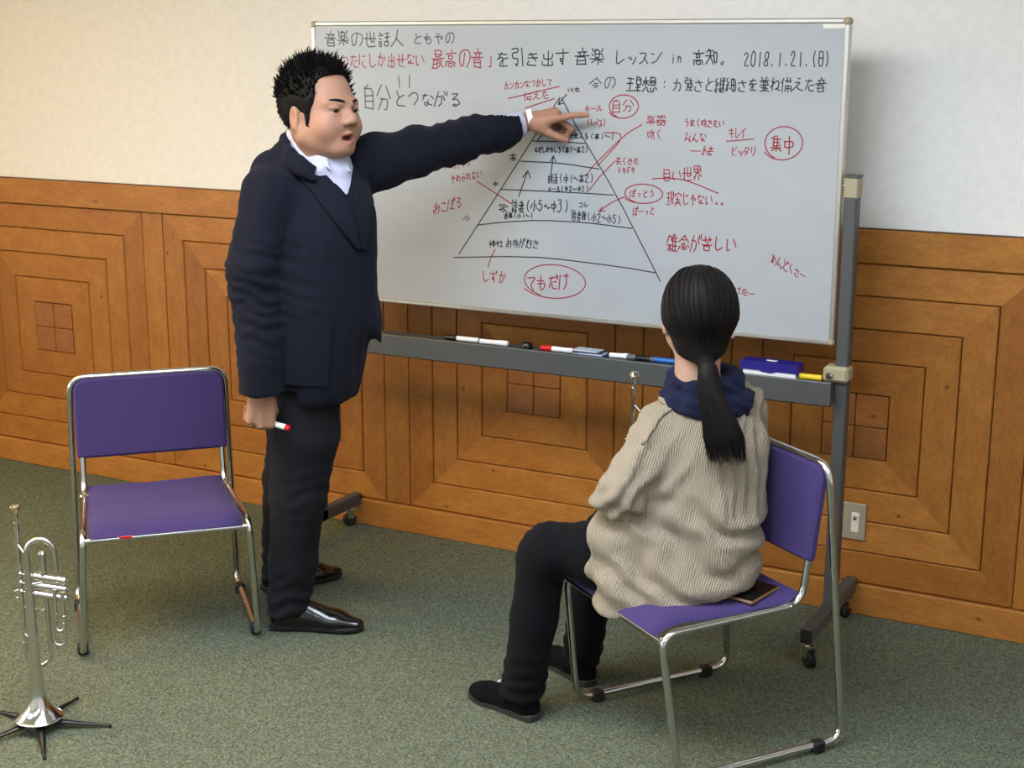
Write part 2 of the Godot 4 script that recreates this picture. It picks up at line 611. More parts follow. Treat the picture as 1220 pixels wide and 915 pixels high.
func build_wainscot():
	var back := MB.new()
	var zb := -0.016
	back.box(Vector3((X0 + X1) / 2, HC / 2, zb - 0.06), Vector3(X1 - X0 + 0.24, HC, 0.12), 0.0)
	# the papered part stands proud of the backing
	back.box(Vector3((X0 + X1) / 2, (1.205 + HC) / 2, -0.009), Vector3(X1 - X0, HC - 1.205, 0.018), 0.0)
	var wall := struct(back, "wall_back", M.wallpaper, "off-white papered wall above oak panelling")
	var under := MB.new()
	under.box(Vector3((X0 + X1) / 2, 0.6, -0.013), Vector3(X1 - X0, 1.2, 0.006), 0.0)
	part(under, "panel_backing", M.oak_back, wall)
	var r := RandomNumberGenerator.new()
	r.seed = 77
	var shapes := {}
	for ring in 4:
		for k in 3:
			shapes[[ring, k]] = mitred_board(0.1 * (ring + 1), r.randf(), r.randf()).mesh(null)
	var tile := []
	for k in 3: tile.append(plank(0.0975, 0.0975, 0.014, 0.0018, r.randf(), r.randf()).mesh(null))
	var sp := []
	for k in 3: sp.append(plank(0.998, 0.0985, 0.0135, 0.0012, r.randf(), r.randf()).mesh(null))
	var zf := -0.010
	for mdl in range(-1, 6):
		var cx := 1.1 * mdl
		for ring in 4:
			for side in 4:
				place(shapes[[ring, r.randi() % 3]], "board", M[("oak_%d" if side % 2 == 0 else "oak_upright_shaded_%d") % [0, 1, 2, 3, 1, 0][r.randi() % 6]], wall, Vector3(cx, 0.6, zf), side * PI / 2)
		for i in 2:
			for j in 2:
				place(tile[r.randi() % 3], "tile", M["oak_tile_%d" % (r.randi() % 3)], wall, Vector3(cx - 0.05 + 0.1 * i, 0.55 + 0.1 * j, zf + 0.007), (i + j) % 2 * PI / 2)
		if mdl < 5:
			place(sp[r.randi() % 3], "board", M["oak_upright_shaded_%d" % (r.randi() % 4)], wall, Vector3(cx + 0.55, 0.6, zf + 0.00675), PI / 2)
	# cap rail and baseboard, in lengths
	var base := MB.new()
	base.box(Vector3((X0 + X1) / 2, 0.049, 0.004), Vector3(X1 - X0, 0.098, 0.026), 0.003)
	for i in base.uv.size():
		base.uv[i] = Vector2(base.v[i].x * 0.7, base.v[i].y * 4.0 + 0.3 + base.v[i].z * 4.0)
	struct(base, "baseboard_back", M.oak_2, "oak baseboard below the panelling")
	var cap := MB.new()
	cap.box(Vector3((X0 + X1) / 2, 1.1505, 0.003), Vector3(X1 - X0, 0.099, 0.026), 0.0025)
	for i in cap.uv.size():
		cap.uv[i] = Vector2(cap.v[i].x * 0.7 + 0.4, cap.v[i].y * 4.0 + cap.v[i].z * 4.0)
	struct(cap, "trim_1", M.oak_0, "plain oak cap rail along the top of the panelling")

# ---------------------------------------------------------------- whiteboard
# handwriting: each sign is a list of strokes, each stroke a row of points on a 10 x 10 grid (x, then y downwards)
const SIGNS := {
	"音": "50 52,22 82,32 44,72 64,04 94,25 29,25 75 79,27 77,29 79", "楽": "40 31,31 35 65 61 31,33 63,10 22,24 13,80 72,73 85,06 96,56 59,46 18,56 88",
	"の": "52 48 29 16 13 31 71 93 96 79", "世": "04 94,21 29 99,50 56 86,80 86", "話": "10 31,02 42,14 34,16 36,17 19 39 37 17,80 51,53 93,71 76,56 86 89 59 56",
	"人": "50 45 09,45 99", "と": "30 44,82 44 26 28 39 89", "も": "40 37 49 78 86 85,13 73,15 75", "や": "14 73 94 85 65,41 52,31 59",
	"た": "12 72,41 18,55 95,46 48 59 99", "に": "11 08 16,42 82,45 48 89", "し": "20 27 49 87", "か": "13 63 66 49 38,40 19,82 95",
	"出": "50 59,22 25 85 82,16 19 89 86", "せ": "04 94,71 76 66,31 38 89", "な": "12 52,31 15,72 94,55 58 38 27 36 68 88", "い": "12 17 28 37,72 96",
	"最": "20 70 73 23 20,22 72,04 94,15 19,45 49,15 45,17 47,09 49,55 85 59,56 99", "高": "50 51,02 92,33 63 65 35 33,16 19,16 86 89,37 67 69 39 37",
	"を": "12 72,41 15,15 44 55 58,84 55 37 39 89", "引": "10 50 52 12 15 55 49 38,80 89", "き": "12 72,14 84,31 76,26 18 39 79", "す": "02 92,50 56 37 35 56 59 48",
	"レ": "20 29 95", "ッ": "24 36,44 56,84 77 59", "ス": "12 72 48 19,55 89", "ン": "12 33,18 57 92", "i": "44 49,42 42", "n": "24 29,26 44 65 69",
	"知": "30 12,21 61,04 64,41 44 09,45 69,72 92 98 78 72", "。": "38 49 59 67 56 47 38", "2": "12 30 60 72 63 19 89", "0": "40 22 17 49 69 87 82 60 40", "1": "50 59",
	"8": "70 40 22 34 65 78 59 29 17 35 74 81 70", ".": "48 49", "(": "60 43 46 69", ")": "30 53 56 39", "日": "20 29 89 80 20,24 84", "3": "11 40 61 43 33,43 66 58 29 08", "5": "70 30 23 53 75 68 39 17",
	"」": "71 78 38", "「": "71 31 38", "今": "50 05,50 95,35 65,27 77 49", "理": "01 41,04 44,21 28,09 49,60 91 95 65 60,62 92,75 79,67 97,59 99",
	"想": "02 42,20 26,22 05,23 45,50 80 85 55 50,52 82,53 83,17 09,36 39 79 77,57 58,86 98", ":": "43 44,47 48", "力": "13 73 78 59,40 36 09", "カ": "13 73 78 59,40 36 09",
	"強": "10 40 42 12 14 44 49 29,70 52 92,54 94 97 57 54,72 79,59 99", "さ": "13 83,41 76,26 18 39 79", "繊": "20 02 23,33 05 35,15 19,07 09,37 48,50 55,62 92,44 94,70 99,90 69,55 59,57 77,59 79",
	"細": "20 02 23,33 05 35,15 19,07 09,37 48,51 91 99 59 51,71 79,55 95", "緒": "20 02 23,33 05 35,15 19,07 09,37 48,52 92,70 74,45 95,82 57,58 88 89 59", "兼": "20 31,70 61,02 92,13 83 85,05 95,17 87,42 49,62 69,48 19,58 99",
	"ね": "20 29,03 33 07,34 52 83 87 58 68 99", "備": "20 03,12 19,32 92,50 53,80 83,45 49,45 95 99,57 87,65 69", "え": "40 60,23 73 09,46 58 99", "自": "50 31,21 29,21 81 89,24 84,26 86,29 89",
	"分": "30 04,60 95,25 75 79 59,45 19", "つ": "13 51 82 85 58", "が": "13 53 57 39,30 09,62 85,70 82,90 92", "る": "21 71 25 64 87 59 38 47 58", "伝": "20 04,12 19,42 82,35 95,55 38 88,77 99",
	"器": "10 40 42 12 10,50 80 82 52 50,04 94,44 06,54 96,16 46 49 19 16,56 86 89 59 56", "吹": "02 32 37 07 02,60 42,52 92 83,72 59,73 99", "く": "60 24 69", "う": "40 61,23 73 86 49", "ま": "12 82,14 84,50 57 38 26 46 88",
	"み": "21 51 18 27 56 99,83 79", "ん": "50 08 45 57 79 96", "一": "05 95", "キ": "12 82,15 95,40 69", "イ": "70 04,43 49", "リ": "21 26,70 76 49", "ピ": "20 28 79,72 34,80 91", "タ": "30 05,31 81 29,34 66",
	"集": "30 02,21 26,50 52,22 82,24 74,26 86,52 56,07 97,56 59,57 19,57 99", "中": "13 83 86 16 13,50 59", "長": "20 25,20 80,22 72,05 95,25 29 48,45 99", "目": "20 29 89 80 20,23 83,26 86",
	"界": "20 80 84 24 20,22 82,50 54,54 17,54 97,36 29,66 69", "ぼ": "11 09,42 72,44 84,61 67 48 37 68 88,80 82,90 92", "っ": "35 55 76 59", "現": "01 41,04 44,21 28,09 49,60 90 95 65 60,62 92,65 59,85 87 99",
	"実": "50 51,13 11 91 93,25 75,17 87,43 46 19,56 99", "じ": "20 27 49 87,51 52,71 72", "ゃ": "24 73 85 65,41 52,31 59", "雑": "11 41 43 54,20 04,06 46,25 29,26 09,27 49,60 53,52 59,70 72,52 92,54 94,56 96,59 99,72 79",
	"念": "50 04,50 94,33 63,35 65 47,17 09,36 39 79 77,57 58,86 98", "苦": "02 92,30 33,70 73,05 95,53 56,26 76 79 29 26", "め": "21 47,51 28 17 24 63 96 79", "ど": "30 44,82 44 26 28 39 89,80 81,91 92", "ー": "05 95",
	"け": "11 09,42 92,70 77 59", "神": "20 21,03 43 06,25 29,35 46,52 92 97 57 52,54 94,70 79", "社": "20 21,03 43 06,25 29,35 46,53 93,71 79,59 99", "お": "13 63,40 38 18 06 45 84 87 69,72 94", "寺": "12 82,50 54,04 94,06 96,75 79 59,27 38",
	"好": "20 17 49,02 52,40 09,61 91 74,74 79 59,54 95", "ず": "02 92,50 56 37 35 56 59,80 81,90 91", "て": "12 92 55 57 79", "で": "12 92 55 57 79,74 75,84 85", "だ": "12 62,41 18,55 85,46 48 59 89,80 82,91 93",
	"読": "10 31,02 42,14 34,16 36,17 19 39 37 17,52 92,70 74,54 84,56 55 95 96,67 59,77 79 99", "書": "21 71 74,03 93,24 74,50 56,06 96,27 77 79 29 27", "小": "50 59 48,23 07,73 97", "図": "10 19 89 80 10,32 43,52 54,72 37,44 77",
	"館": "30 03,30 53,24 44 47 27 24,27 29 49,70 71,53 51 91 93,63 83 85 63,63 69,66 86 89 69", "部": "20 21,02 52,13 24,43 34,05 55,16 46 49 19 16,70 79,70 90 83 96 77", "活": "10 21,03 14,09 26,80 41,34 94,61 66,46 86 89 49 46",
	"メ": "72 19,24 88", "ル": "31 36 09,61 69 96", "〜": "05 23 45 66 95", "バ": "33 09,53 98,70 81,90 91", "ラ": "21 71,14 84 78 49", "ら": "40 61,23 27 54 86 59 29", "れ": "20 29,03 33 07,34 52 72 68 99", "ホ": "13 83,40 49,25 17,65 87",
	"こ": "22 72 63,17 29 89", "コ": "12 82 88 18", "あ": "12 72,40 48,62 27 18 25 54 85 87 69", "ろ": "21 71 25 64 87 59 29", "ト": "30 39,34 67", "ド": "30 39,34 67,60 71,80 91", "考": "12 72,40 45,04 94,80 09,46 86,37 77 69", "家": "50 51,13 11 91 93,23 73,43 56 59 39,45 07,55 18,66 99",
}
const NOTES := [
	["音楽の世話人", 0.050, 0.056, 0.360, 0.054, 0.051, 0],
	["ともやの", 0.389, 0.054, 0.545, 0.051, 0.036, 0],
	["「あな", 0.041, 0.123, 0.144, 0.123, 0.046, 1],
	["たにしか出せない", 0.147, 0.123, 0.434, 0.118, 0.043, 1],
	["最高の音", 0.459, 0.116, 0.649, 0.112, 0.054, 1],
	["」", 0.655, 0.125, 0.679, 0.124, 0.040, 1],
	["を引き出す", 0.691, 0.114, 0.943, 0.110, 0.050, 0],
	["音楽", 0.954, 0.108, 1.064, 0.105, 0.051, 0],
	["レッスン", 1.086, 0.110, 1.240, 0.106, 0.041, 0],
	["in", 1.264, 0.109, 1.305, 0.106, 0.036, 0],
	["高知", 1.333, 0.108, 1.410, 0.105, 0.049, 0],
	["。", 1.412, 0.112, 1.437, 0.112, 0.028, 0],
	["2018.1.21.(日)", 1.485, 0.112, 1.738, 0.110, 0.039, 0],
	["自分", 0.193, 0.240, 0.306, 0.240, 0.072, 0],
	["とつながる", 0.313, 0.243, 0.571, 0.238, 0.053, 0],
	["今の", 1.008, 0.181, 1.098, 0.180, 0.034, 0],
	["理想", 1.128, 0.184, 1.229, 0.183, 0.046, 2],
	[":", 1.239, 0.183, 1.260, 0.182, 0.034, 2],
	["力強さと繊細さを兼ね備えた音", 1.273, 0.185, 1.730, 0.178, 0.038, 2],
	["自分", 1.077, 0.251, 1.156, 0.247, 0.037, 1],
	["楽器", 1.192, 0.287, 1.258, 0.288, 0.027, 1],
	["吹く", 1.198, 0.329, 1.246, 0.327, 0.027, 1],
	["うまく吹きたい", 1.311, 0.292, 1.436, 0.291, 0.022, 1],
	["みんな", 1.312, 0.335, 1.384, 0.333, 0.027, 1],
	["一緒", 1.334, 0.371, 1.409, 0.370, 0.027, 1],
	["キレイ", 1.448, 0.319, 1.505, 0.315, 0.031, 1],
	["ピッタリ", 1.457, 0.371, 1.535, 0.368, 0.029, 1],
	["集中", 1.576, 0.346, 1.647, 0.344, 0.049, 1],
	["いいね", 0.935, 0.204, 0.975, 0.203, 0.015, 3],
	["カンカンなつかして", 0.717, 0.197, 0.882, 0.180, 0.023, 1],
	["伝えた", 0.787, 0.227, 0.873, 0.218, 0.028, 1],
	["ホール", 0.992, 0.258, 1.050, 0.256, 0.022, 1],
	["(レバス)", 0.998, 0.300, 1.065, 0.298, 0.022, 1],
	["みんなで考える(高1〜)", 0.886, 0.343, 1.095, 0.337, 0.018, 2],
	["なだしおもしろ(高1〜高2)", 0.823, 0.386, 1.008, 0.379, 0.018, 2],
	["部活(中1〜高2)", 0.870, 0.473, 1.029, 0.466, 0.028, 2],
	["メール(中2〜中3)", 0.870, 0.504, 1.012, 0.498, 0.018, 2],
	["読書(小5〜中3)", 0.744, 0.565, 0.948, 0.554, 0.039, 2],
	["家", 0.696, 0.570, 0.735, 0.573, 0.024, 2],
	["音楽(小1〜)", 0.717, 0.595, 0.824, 0.589, 0.018, 2],
	["図書館(小2〜小5)", 0.951, 0.580, 1.122, 0.586, 0.028, 2],
	["コレ", 0.976, 0.548, 1.010, 0.546, 0.018, 2],
	["神社", 0.663, 0.686, 0.714, 0.683, 0.024, 2],
	["お寺が好き", 0.723, 0.680, 0.842, 0.677, 0.029, 2],
	["高", 0.735, 0.412, 0.764, 0.411, 0.023, 2],
	["中", 0.675, 0.498, 0.699, 0.496, 0.018, 2],
	["小", 0.571, 0.611, 0.596, 0.610, 0.019, 2],
	["バラバラ", 0.501, 0.447, 0.600, 0.432, 0.027, 1],
	["やめられない", 0.523, 0.491, 0.639, 0.468, 0.027, 1],
	["おこぼる", 0.456, 0.588, 0.568, 0.558, 0.038, 1],
	["しずか", 0.635, 0.796, 0.726, 0.789, 0.038, 1],
	["てもだけ", 0.795, 0.803, 0.948, 0.786, 0.051, 1],
	["長くきた", 1.097, 0.411, 1.173, 0.408, 0.022, 1],
	["トキドキ", 1.103, 0.438, 1.160, 0.436, 0.020, 1],
	["目い世界", 1.246, 0.447, 1.375, 0.437, 0.039, 1],
	["ぼっとう", 1.145, 0.506, 1.226, 0.502, 0.023, 1],
	["ぼーっと", 1.155, 0.559, 1.228, 0.552, 0.028, 1],
	["現実じゃない", 1.264, 0.515, 1.408, 0.511, 0.037, 1],
	["。。", 1.411, 0.515, 1.445, 0.516, 0.017, 1],
	["雑念が苦しい", 1.268, 0.647, 1.488, 0.636, 0.048, 1],
	["めんどくさー", 1.590, 0.670, 1.694, 0.714, 0.032, 1],
	["だけたー", 1.464, 0.771, 1.547, 0.777, 0.025, 1],
]
const LINES := [
	[0, 0.333, 0.169, 0.336, 0.205],
	[0, 0.374, 0.168, 0.373, 0.205],
	[0, 0.552, 0.726, 0.684, 0.542, 0.834, 0.329, 0.907, 0.227],
	[0, 0.913, 0.227, 0.965, 0.313, 1.099, 0.509, 1.249, 0.762],
	[0, 0.817, 0.360, 0.903, 0.358, 0.996, 0.362],
	[0, 0.776, 0.423, 0.904, 0.423, 1.042, 0.436],
	[0, 0.705, 0.513, 0.890, 0.511, 1.090, 0.512],
	[0, 0.620, 0.630, 0.714, 0.615, 0.839, 0.602, 1.005, 0.600, 1.153, 0.609],
	[0, 0.533, 0.740, 0.714, 0.724, 0.866, 0.717, 1.120, 0.728, 1.235, 0.738],
	[0, 0.768, 0.532, 0.800, 0.451],
	[0, 0.782, 0.472, 0.800, 0.451, 0.809, 0.473],
	[0, 0.879, 0.458, 0.888, 0.402],
	[0, 0.878, 0.419, 0.888, 0.402, 0.895, 0.419],
	[0, 0.930, 0.217, 0.903, 0.248],
	[0, 0.919, 0.244, 0.903, 0.248, 0.908, 0.232],
	[1, 1.443, 0.341, 1.524, 0.332],
	[1, 0.731, 0.233, 0.906, 0.194],
	[1, 0.790, 0.261, 0.890, 0.230],
	[1, 0.618, 0.491, 0.743, 0.556],
	[1, 0.684, 0.704, 0.669, 0.729, 0.658, 0.761],
	[1, 1.178, 0.301, 1.125, 0.331, 1.020, 0.429, 1.000, 0.458],
	[1, 1.093, 0.411, 1.045, 0.458, 1.009, 0.503],
	[1, 1.215, 0.458, 1.276, 0.453, 1.326, 0.458, 1.423, 0.491],
	[1, 1.128, 0.515, 1.083, 0.535, 1.043, 0.565],
	[1, 1.055, 0.549, 1.043, 0.565, 1.064, 0.561],
	[0, 0.831, 0.360, 0.860, 0.326],
	[1, 1.057, 0.328, 1.106, 0.326, 1.115, 0.346, 1.036, 0.428],
]
const LOOPS := [
	[1.117, 0.250, 0.046, 0.032],
	[1.610, 0.342, 0.054, 0.044],
	[0.890, 0.791, 0.105, 0.050],
	[1.186, 0.504, 0.060, 0.027],
]

func ink(im: Image, pts: PackedVector2Array, col: Color, r: float):
	var w := im.get_width()
	var h := im.get_height()
	for i in pts.size() - 1:
		var a := pts[i]
		var b := pts[i + 1]
		var ab := b - a
		var l2 := maxf(ab.length_squared(), 1e-6)
		for y in range(maxi(0, int(minf(a.y, b.y) - r - 1)), mini(h - 1, int(maxf(a.y, b.y) + r + 2))):
			for x in range(maxi(0, int(minf(a.x, b.x) - r - 1)), mini(w - 1, int(maxf(a.x, b.x) + r + 2))):
				var p := Vector2(x + 0.5, y + 0.5)
				var t := clampf((p - a).dot(ab) / l2, 0.0, 1.0)
				var k := clampf(r + 0.5 - p.distance_to(a + ab * t), 0.0, 1.0)
				if k > 0.0:
					var c := im.get_pixel(x, y)
					im.set_pixel(x, y, Color(minf(c.r, lerpf(c.r, col.r, k)), minf(c.g, lerpf(c.g, col.g, k)), minf(c.b, lerpf(c.b, col.b, k))))

func soft(pts: PackedVector2Array) -> PackedVector2Array:
	if pts.size() < 3: return pts
	var out := PackedVector2Array([pts[0]])
	for i in pts.size() - 1:
		if i > 0: out.append(pts[i].lerp(pts[i + 1], 0.2))
		if i < pts.size() - 2: out.append(pts[i].lerp(pts[i + 1], 0.8))
	out.append(pts[-1])
	return out

const BW := 1.784
const BH := 0.906

func writing() -> Image:
	var w := 2048
	var h := 1040
	var ppm := w / BW
	var im := Image.create(w, h, false, Image.FORMAT_RGB8)
	im.fill(Color(1, 1, 1))
	# faint smears left by wiping
	var sm := noise(4, 0.004, 3)
	for y in h:
		for x in w:
			var k := 0.985 + 0.018 * sm.get_noise_2d(x * 0.6, y * 1.6)
			im.set_pixel(x, y, Color(k, k, k))
	var inks := [Color(0.16, 0.19, 0.20), Color(0.80, 0.16, 0.22), Color(0.10, 0.12, 0.14), Color(0.42, 0.16, 0.22)]
	var r := RandomNumberGenerator.new()
	r.seed = 12
	for e in NOTES:
		var t: String = e[0]
		var a := Vector2(e[1], e[2]) * ppm
		var b := Vector2(e[3], e[4]) * ppm
		var hh: float = e[5] * ppm
		var step := (b - a) / t.length()
		var thick := clampf(hh * 0.036, 1.35, 1.9)
		for i in t.length():
			var ch := t[i]
			if not SIGNS.has(ch): continue
			var o := a + step * (i + r.randf_range(-0.03, 0.03)) + Vector2(0, r.randf_range(-0.05, 0.05) * hh)
			var lean := r.randf_range(-0.06, 0.10)
			var cw := step.length() * 0.90
			var sc := hh * r.randf_range(0.88, 1.10)
			for s in SIGNS[ch].split(","):
				var pts := PackedVector2Array()
				for q in s.split(" "):
					var gx := (float(q[0]) + r.randf_range(-0.38, 0.38)) / 9.5
					var gy := (float(q[1]) + r.randf_range(-0.38, 0.38)) / 9.5 - 0.5
					pts.append(o + Vector2(gx * cw - gy * lean * cw, gy * sc) + Vector2(0, step.y * gx))
				ink(im, soft(pts), inks[e[6]], thick)
	for e in LINES:
		var pts := PackedVector2Array()
		for i in range(1, e.size(), 2):
			pts.append(Vector2(e[i], e[i + 1]) * ppm)
		ink(im, soft(pts), inks[e[0]], 1.7)
	for e in LOOPS:
		var pts := PackedVector2Array()
		for i in 47:
			var a := TAU * i / 42.0 + 2.0
			var k := 1.0 + 0.05 * sin(a * 1.5) + 0.002 * i
			pts.append((Vector2(e[0], e[1]) + Vector2(cos(a) * e[2], sin(a) * e[3]) * k) * ppm)
		ink(im, pts, inks[1], 1.7)
	return im

func build_whiteboard():
	var cx := 2.3985
	var t := thing("whiteboard", "wheeled whiteboard covered in handwritten notes and a pyramid diagram", "whiteboard", Vector3(cx, 0, 0.245))
	var bm := plain("board_face", Color(0.655, 0.67, 0.685), 0.24)
	bm.albedo_texture = tex(writing())
	bm.metallic_specular = 0.5
	var cy := 1.3475
	var surf := MB.new()
	var hx := BW / 2
	var hy := BH / 2
	surf.face([Vector3(-hx, cy + hy, 0.011), Vector3(hx, cy + hy, 0.011), Vector3(hx, cy - hy, 0.011), Vector3(-hx, cy - hy, 0.011)], Vector3(0, 0, 1), [Vector2(0, 0), Vector2(1, 0), Vector2(1, 1), Vector2(0, 1)])
	part(surf, "writing_surface", bm, t)
	var core := MB.new()
	core.box(Vector3(0, cy, -0.001), Vector3(BW - 0.004, BH - 0.004, 0.02), 0.001)
	part(core, "back_panel", M.cream_plastic, t)
	for s in [-1.0, 1.0]:
		var rail := MB.new()
		rail.box(Vector3(0, cy + s * (hy - 0.006), 0.001), Vector3(BW - 0.03, 0.014, 0.028), 0.003)
		part(rail, "frame_rail", M.aluminium, t)
		var stile := MB.new()
		stile.box(Vector3(s * (hx - 0.006), cy, 0.001), Vector3(0.016, BH - 0.03, 0.028), 0.003)
		part(stile, "frame_stile", M.aluminium, t)
		for s2 in [-1.0, 1.0]:
			var cc := MB.new()
			cc.box(Vector3(s * (hx - 0.008), cy + s2 * (hy - 0.008), 0.001), Vector3(0.022, 0.022, 0.031), 0.006)
			part(cc, "corner_cap", M.beige_plastic, t)
	var st := MB.new()
	st.box(Vector3(hx - 0.043, cy + hy - 0.021, 0.0115), Vector3(0.062, 0.011, 0.001), 0.0)
	var stk := part(st, "sticker", plain("sticker_white", Color(0.86, 0.85, 0.80), 0.6), t)
	stk.set_meta("label", "small pale maker's sticker")
	# posts
	for s in [-1.0, 1.0]:
		var px: float = s * (hx + 0.030)
		var p := MB.new()
		p.box(Vector3(px, 0.70, 0.0), Vector3(0.036, 1.24, 0.046), 0.004)
		var po := part(p, "post", M.grey_steel, t)
		var cap := MB.new()
		cap.box(Vector3(px, 1.343, 0.0), Vector3(0.040, 0.058, 0.050), 0.004)
		part(cap, "post_cap", M.beige_plastic, po)
		var lid := MB.new()
		lid.box(Vector3(px, 1.375, 0.0), Vector3(0.041, 0.008, 0.051), 0.002)
		part(lid, "cap_lid", M.grey_steel, po)
		var pin := MB.new()
		pin.tube(PackedVector3Array([Vector3(s * (hx - 0.01), 1.3475, 0.0), Vector3(px, 1.3475, 0.0)]), 0.006, 10)
		part(pin, "pivot_pin", M.chrome, t)
		# tray clamp
		var cl := MB.new()
		cl.box(Vector3(px - s * 0.012, 0.815, 0.012), Vector3(0.074, 0.046, 0.06), 0.008)
		var co := part(cl, "clamp", M.beige_plastic, t)
		var kn := MB.new()
		kn.lathe([Vector2(0, 0.012), Vector2(0.006, 0.0115), Vector2(0.0095, 0.008), Vector2(0.010, 0.0)], Transform3D(Basis(Vector3.RIGHT, PI / 2), Vector3(px - s * 0.028, 0.813, 0.042)), 14)
		part(kn, "screw", M.chrome, co)
		# foot beam with casters
		var fb := MB.new()
		fb.box(Vector3(px, 0.098, 0.008), Vector3(0.036, 0.044, 0.470), 0.004)
		var fo := part(fb, "foot_beam", M.grey_steel, t)
		for e in [-1.0, 1.0]:
			var ec := MB.new()
			ec.box(Vector3(px, 0.098, 0.008 + e * 0.238), Vector3(0.034, 0.042, 0.008), 0.003)
			part(ec, "end_cap", M.black_rubber, fo)
			var cz: float = 0.010 + e * 0.212
			var ca := MB.new()
			ca.lathe([Vector2(0, 0.078), Vector2(0.016, 0.078), Vector2(0.016, 0.070), Vector2(0.008, 0.068), Vector2(0.006, 0.055), Vector2(0, 0.055)], Transform3D(Basis.IDENTITY, Vector3(px, 0, cz)), 14)
			var fork := Basis(Vector3.UP, 0.5 * e + s * 0.3)
			for w in [-1.0, 1.0]:
				ca.box(Vector3(px, 0.047, cz) + fork * Vector3(w * 0.013, 0.0, 0.010), Vector3(0.003, 0.034, 0.022), 0.001, fork)
			ca.box(Vector3(px, 0.0625, cz) + fork * Vector3(0, 0, 0.004), Vector3(0.029, 0.004, 0.03), 0.001, fork)
			var cao := part(ca, "caster", M.chrome, t)
			var wh := MB.new()
			for w in [-1.0, 1.0]:
				wh.lathe([Vector2(0.004, -0.005), Vector2(0.021, -0.005), Vector2(0.025, -0.002), Vector2(0.025, 0.002), Vector2(0.021, 0.005), Vector2(0.004, 0.005)], Transform3D(fork * Basis(Vector3.BACK, PI / 2), Vector3(px, 0.0255, cz) + fork * Vector3(w * 0.006, 0, 0.014)), 20)
			part(wh, "wheel", M.black_rubber, cao)
	# tray
	var tr := MB.new()
	var L := BW + 0.024
	var prof := PackedVector2Array([Vector2(-0.012, 0.735), Vector2(0.052, 0.722), Vector2(0.060, 0.727), Vector2(0.060, 0.792), Vector2(0.058, 0.795), Vector2(0.053, 0.795), Vector2(0.050, 0.792), Vector2(0.049, 0.791), Vector2(-0.012, 0.791)])
	tr.extrude(prof, L, Transform3D(Basis(Vector3(0, 0, 1), Vector3(0, 1, 0), Vector3(-1, 0, 0)), Vector3(L / 2, 0, 0)), 0.0)
	part(tr, "tray", M.grey_steel, t)

# ---------------------------------------------------------------- chairs
func build_chairs():
	var t := thing("stacking_chair", "empty purple stacking chair with chrome sled frame, left of the standing man", "chair", Vector3(1.305, 0, 0.905), deg_to_rad(45.87), "purple stacking chairs")
	var corners := []
	for s in [-1.0, 1.0]:
		var side := [Vector3(s * 0.2100, 0.515, 0.099), Vector3(s * 0.2115, 0.390, 0.118), Vector3(s * 0.2300, 0.392, 0.535), Vector3(s * 0.250, 0.020, 0.487), Vector3(s * 0.250, 0.020, 0.0), Vector3(s * 0.2325, 0.745, 0.070)]
		if s > 0: side.reverse()
		corners.append_array(side)
	var fr := MB.new()
	fr.tube(rounded_path(corners, 0.05, 8), 0.0095, 14)
	part(fr, "frame", M.chrome, t)
	var bar := MB.new()
	bar.tube(PackedVector3Array([Vector3(-0.226, 0.377, 0.533), Vector3(0.226, 0.377, 0.533)]), 0.0085, 12)
	part(bar, "front_bar", M.chrome, t)
	var bar2 := MB.new()
	bar2.tube(PackedVector3Array([Vector3(-0.226, 0.392, 0.15), Vector3(0.226, 0.392, 0.15)]), 0.0075, 12)
	part(bar2, "rear_bar", M.chrome, t)
	# seat: a bent shell, thinner at its rims
	var top := spline([Vector3(0, 0.415, 0.112), Vector3(0, 0.405, 0.17), Vector3(0, 0.403, 0.28), Vector3(0, 0.411, 0.40), Vector3(0, 0.415, 0.47), Vector3(0, 0.407, 0.52), Vector3(0, 0.388, 0.546)], 5)
	var seat := MB.new()
	seat_shell(seat, top, 0.2130, 0.024)
	part(seat, "seat", M.purple_cloth, t)
	# backrest pad with rounded upper corners
	var out := PackedVector2Array()
	for k in [[0.2255, 0.0, 0.012, 0.0], [0.2255, 0.243, 0.040, 90.0], [-0.2255, 0.243, 0.040, 180.0], [-0.2255, 0.0, 0.012, 270.0]]:
		for i in 6:
			var a := deg_to_rad(k[3] - 90.0 + 18.0 * i)
			out.append(Vector2(k[0] - signf(k[0]) * k[2] + cos(a) * k[2], (k[1] + (k[2] if k[1] == 0.0 else -k[2])) + sin(a) * k[2]))
	var tilt := Basis(Vector3.RIGHT, -0.128)
	var back := MB.new()
	back.extrude(out, 0.026, Transform3D(tilt, Vector3(0, 0.497, 0.088)), 0.007)
	part(back, "backrest", M.purple_cloth, t)
	for s in [-1.0, 1.0]:
		for z in [0.075, 0.425]:
			var g := MB.new()
			g.box(Vector3(s * 0.25, 0.0165, z), Vector3(0.030, 0.033, 0.036), 0.006)
			part(g, "glide", M.black_rubber, t)
	var c := t.duplicate()
	c.name = numbered("stacking_chair")
	add_child(c)
	c.position = Vector3(3.337, 0, 0.756)
	c.rotation.y = deg_to_rad(-35.4)
	c.set_meta("label", "purple stacking chair that the woman in the cream sweater sits on")
	var tg := MB.new()
	tg.box(Vector3(-0.115, 0.3815, 0.5435), Vector3(0.034, 0.008, 0.003), 0.001)
	var tgo := part(tg, "tag", M.red_plastic, t)
	tgo.set_meta("label", "small red maker's tag")

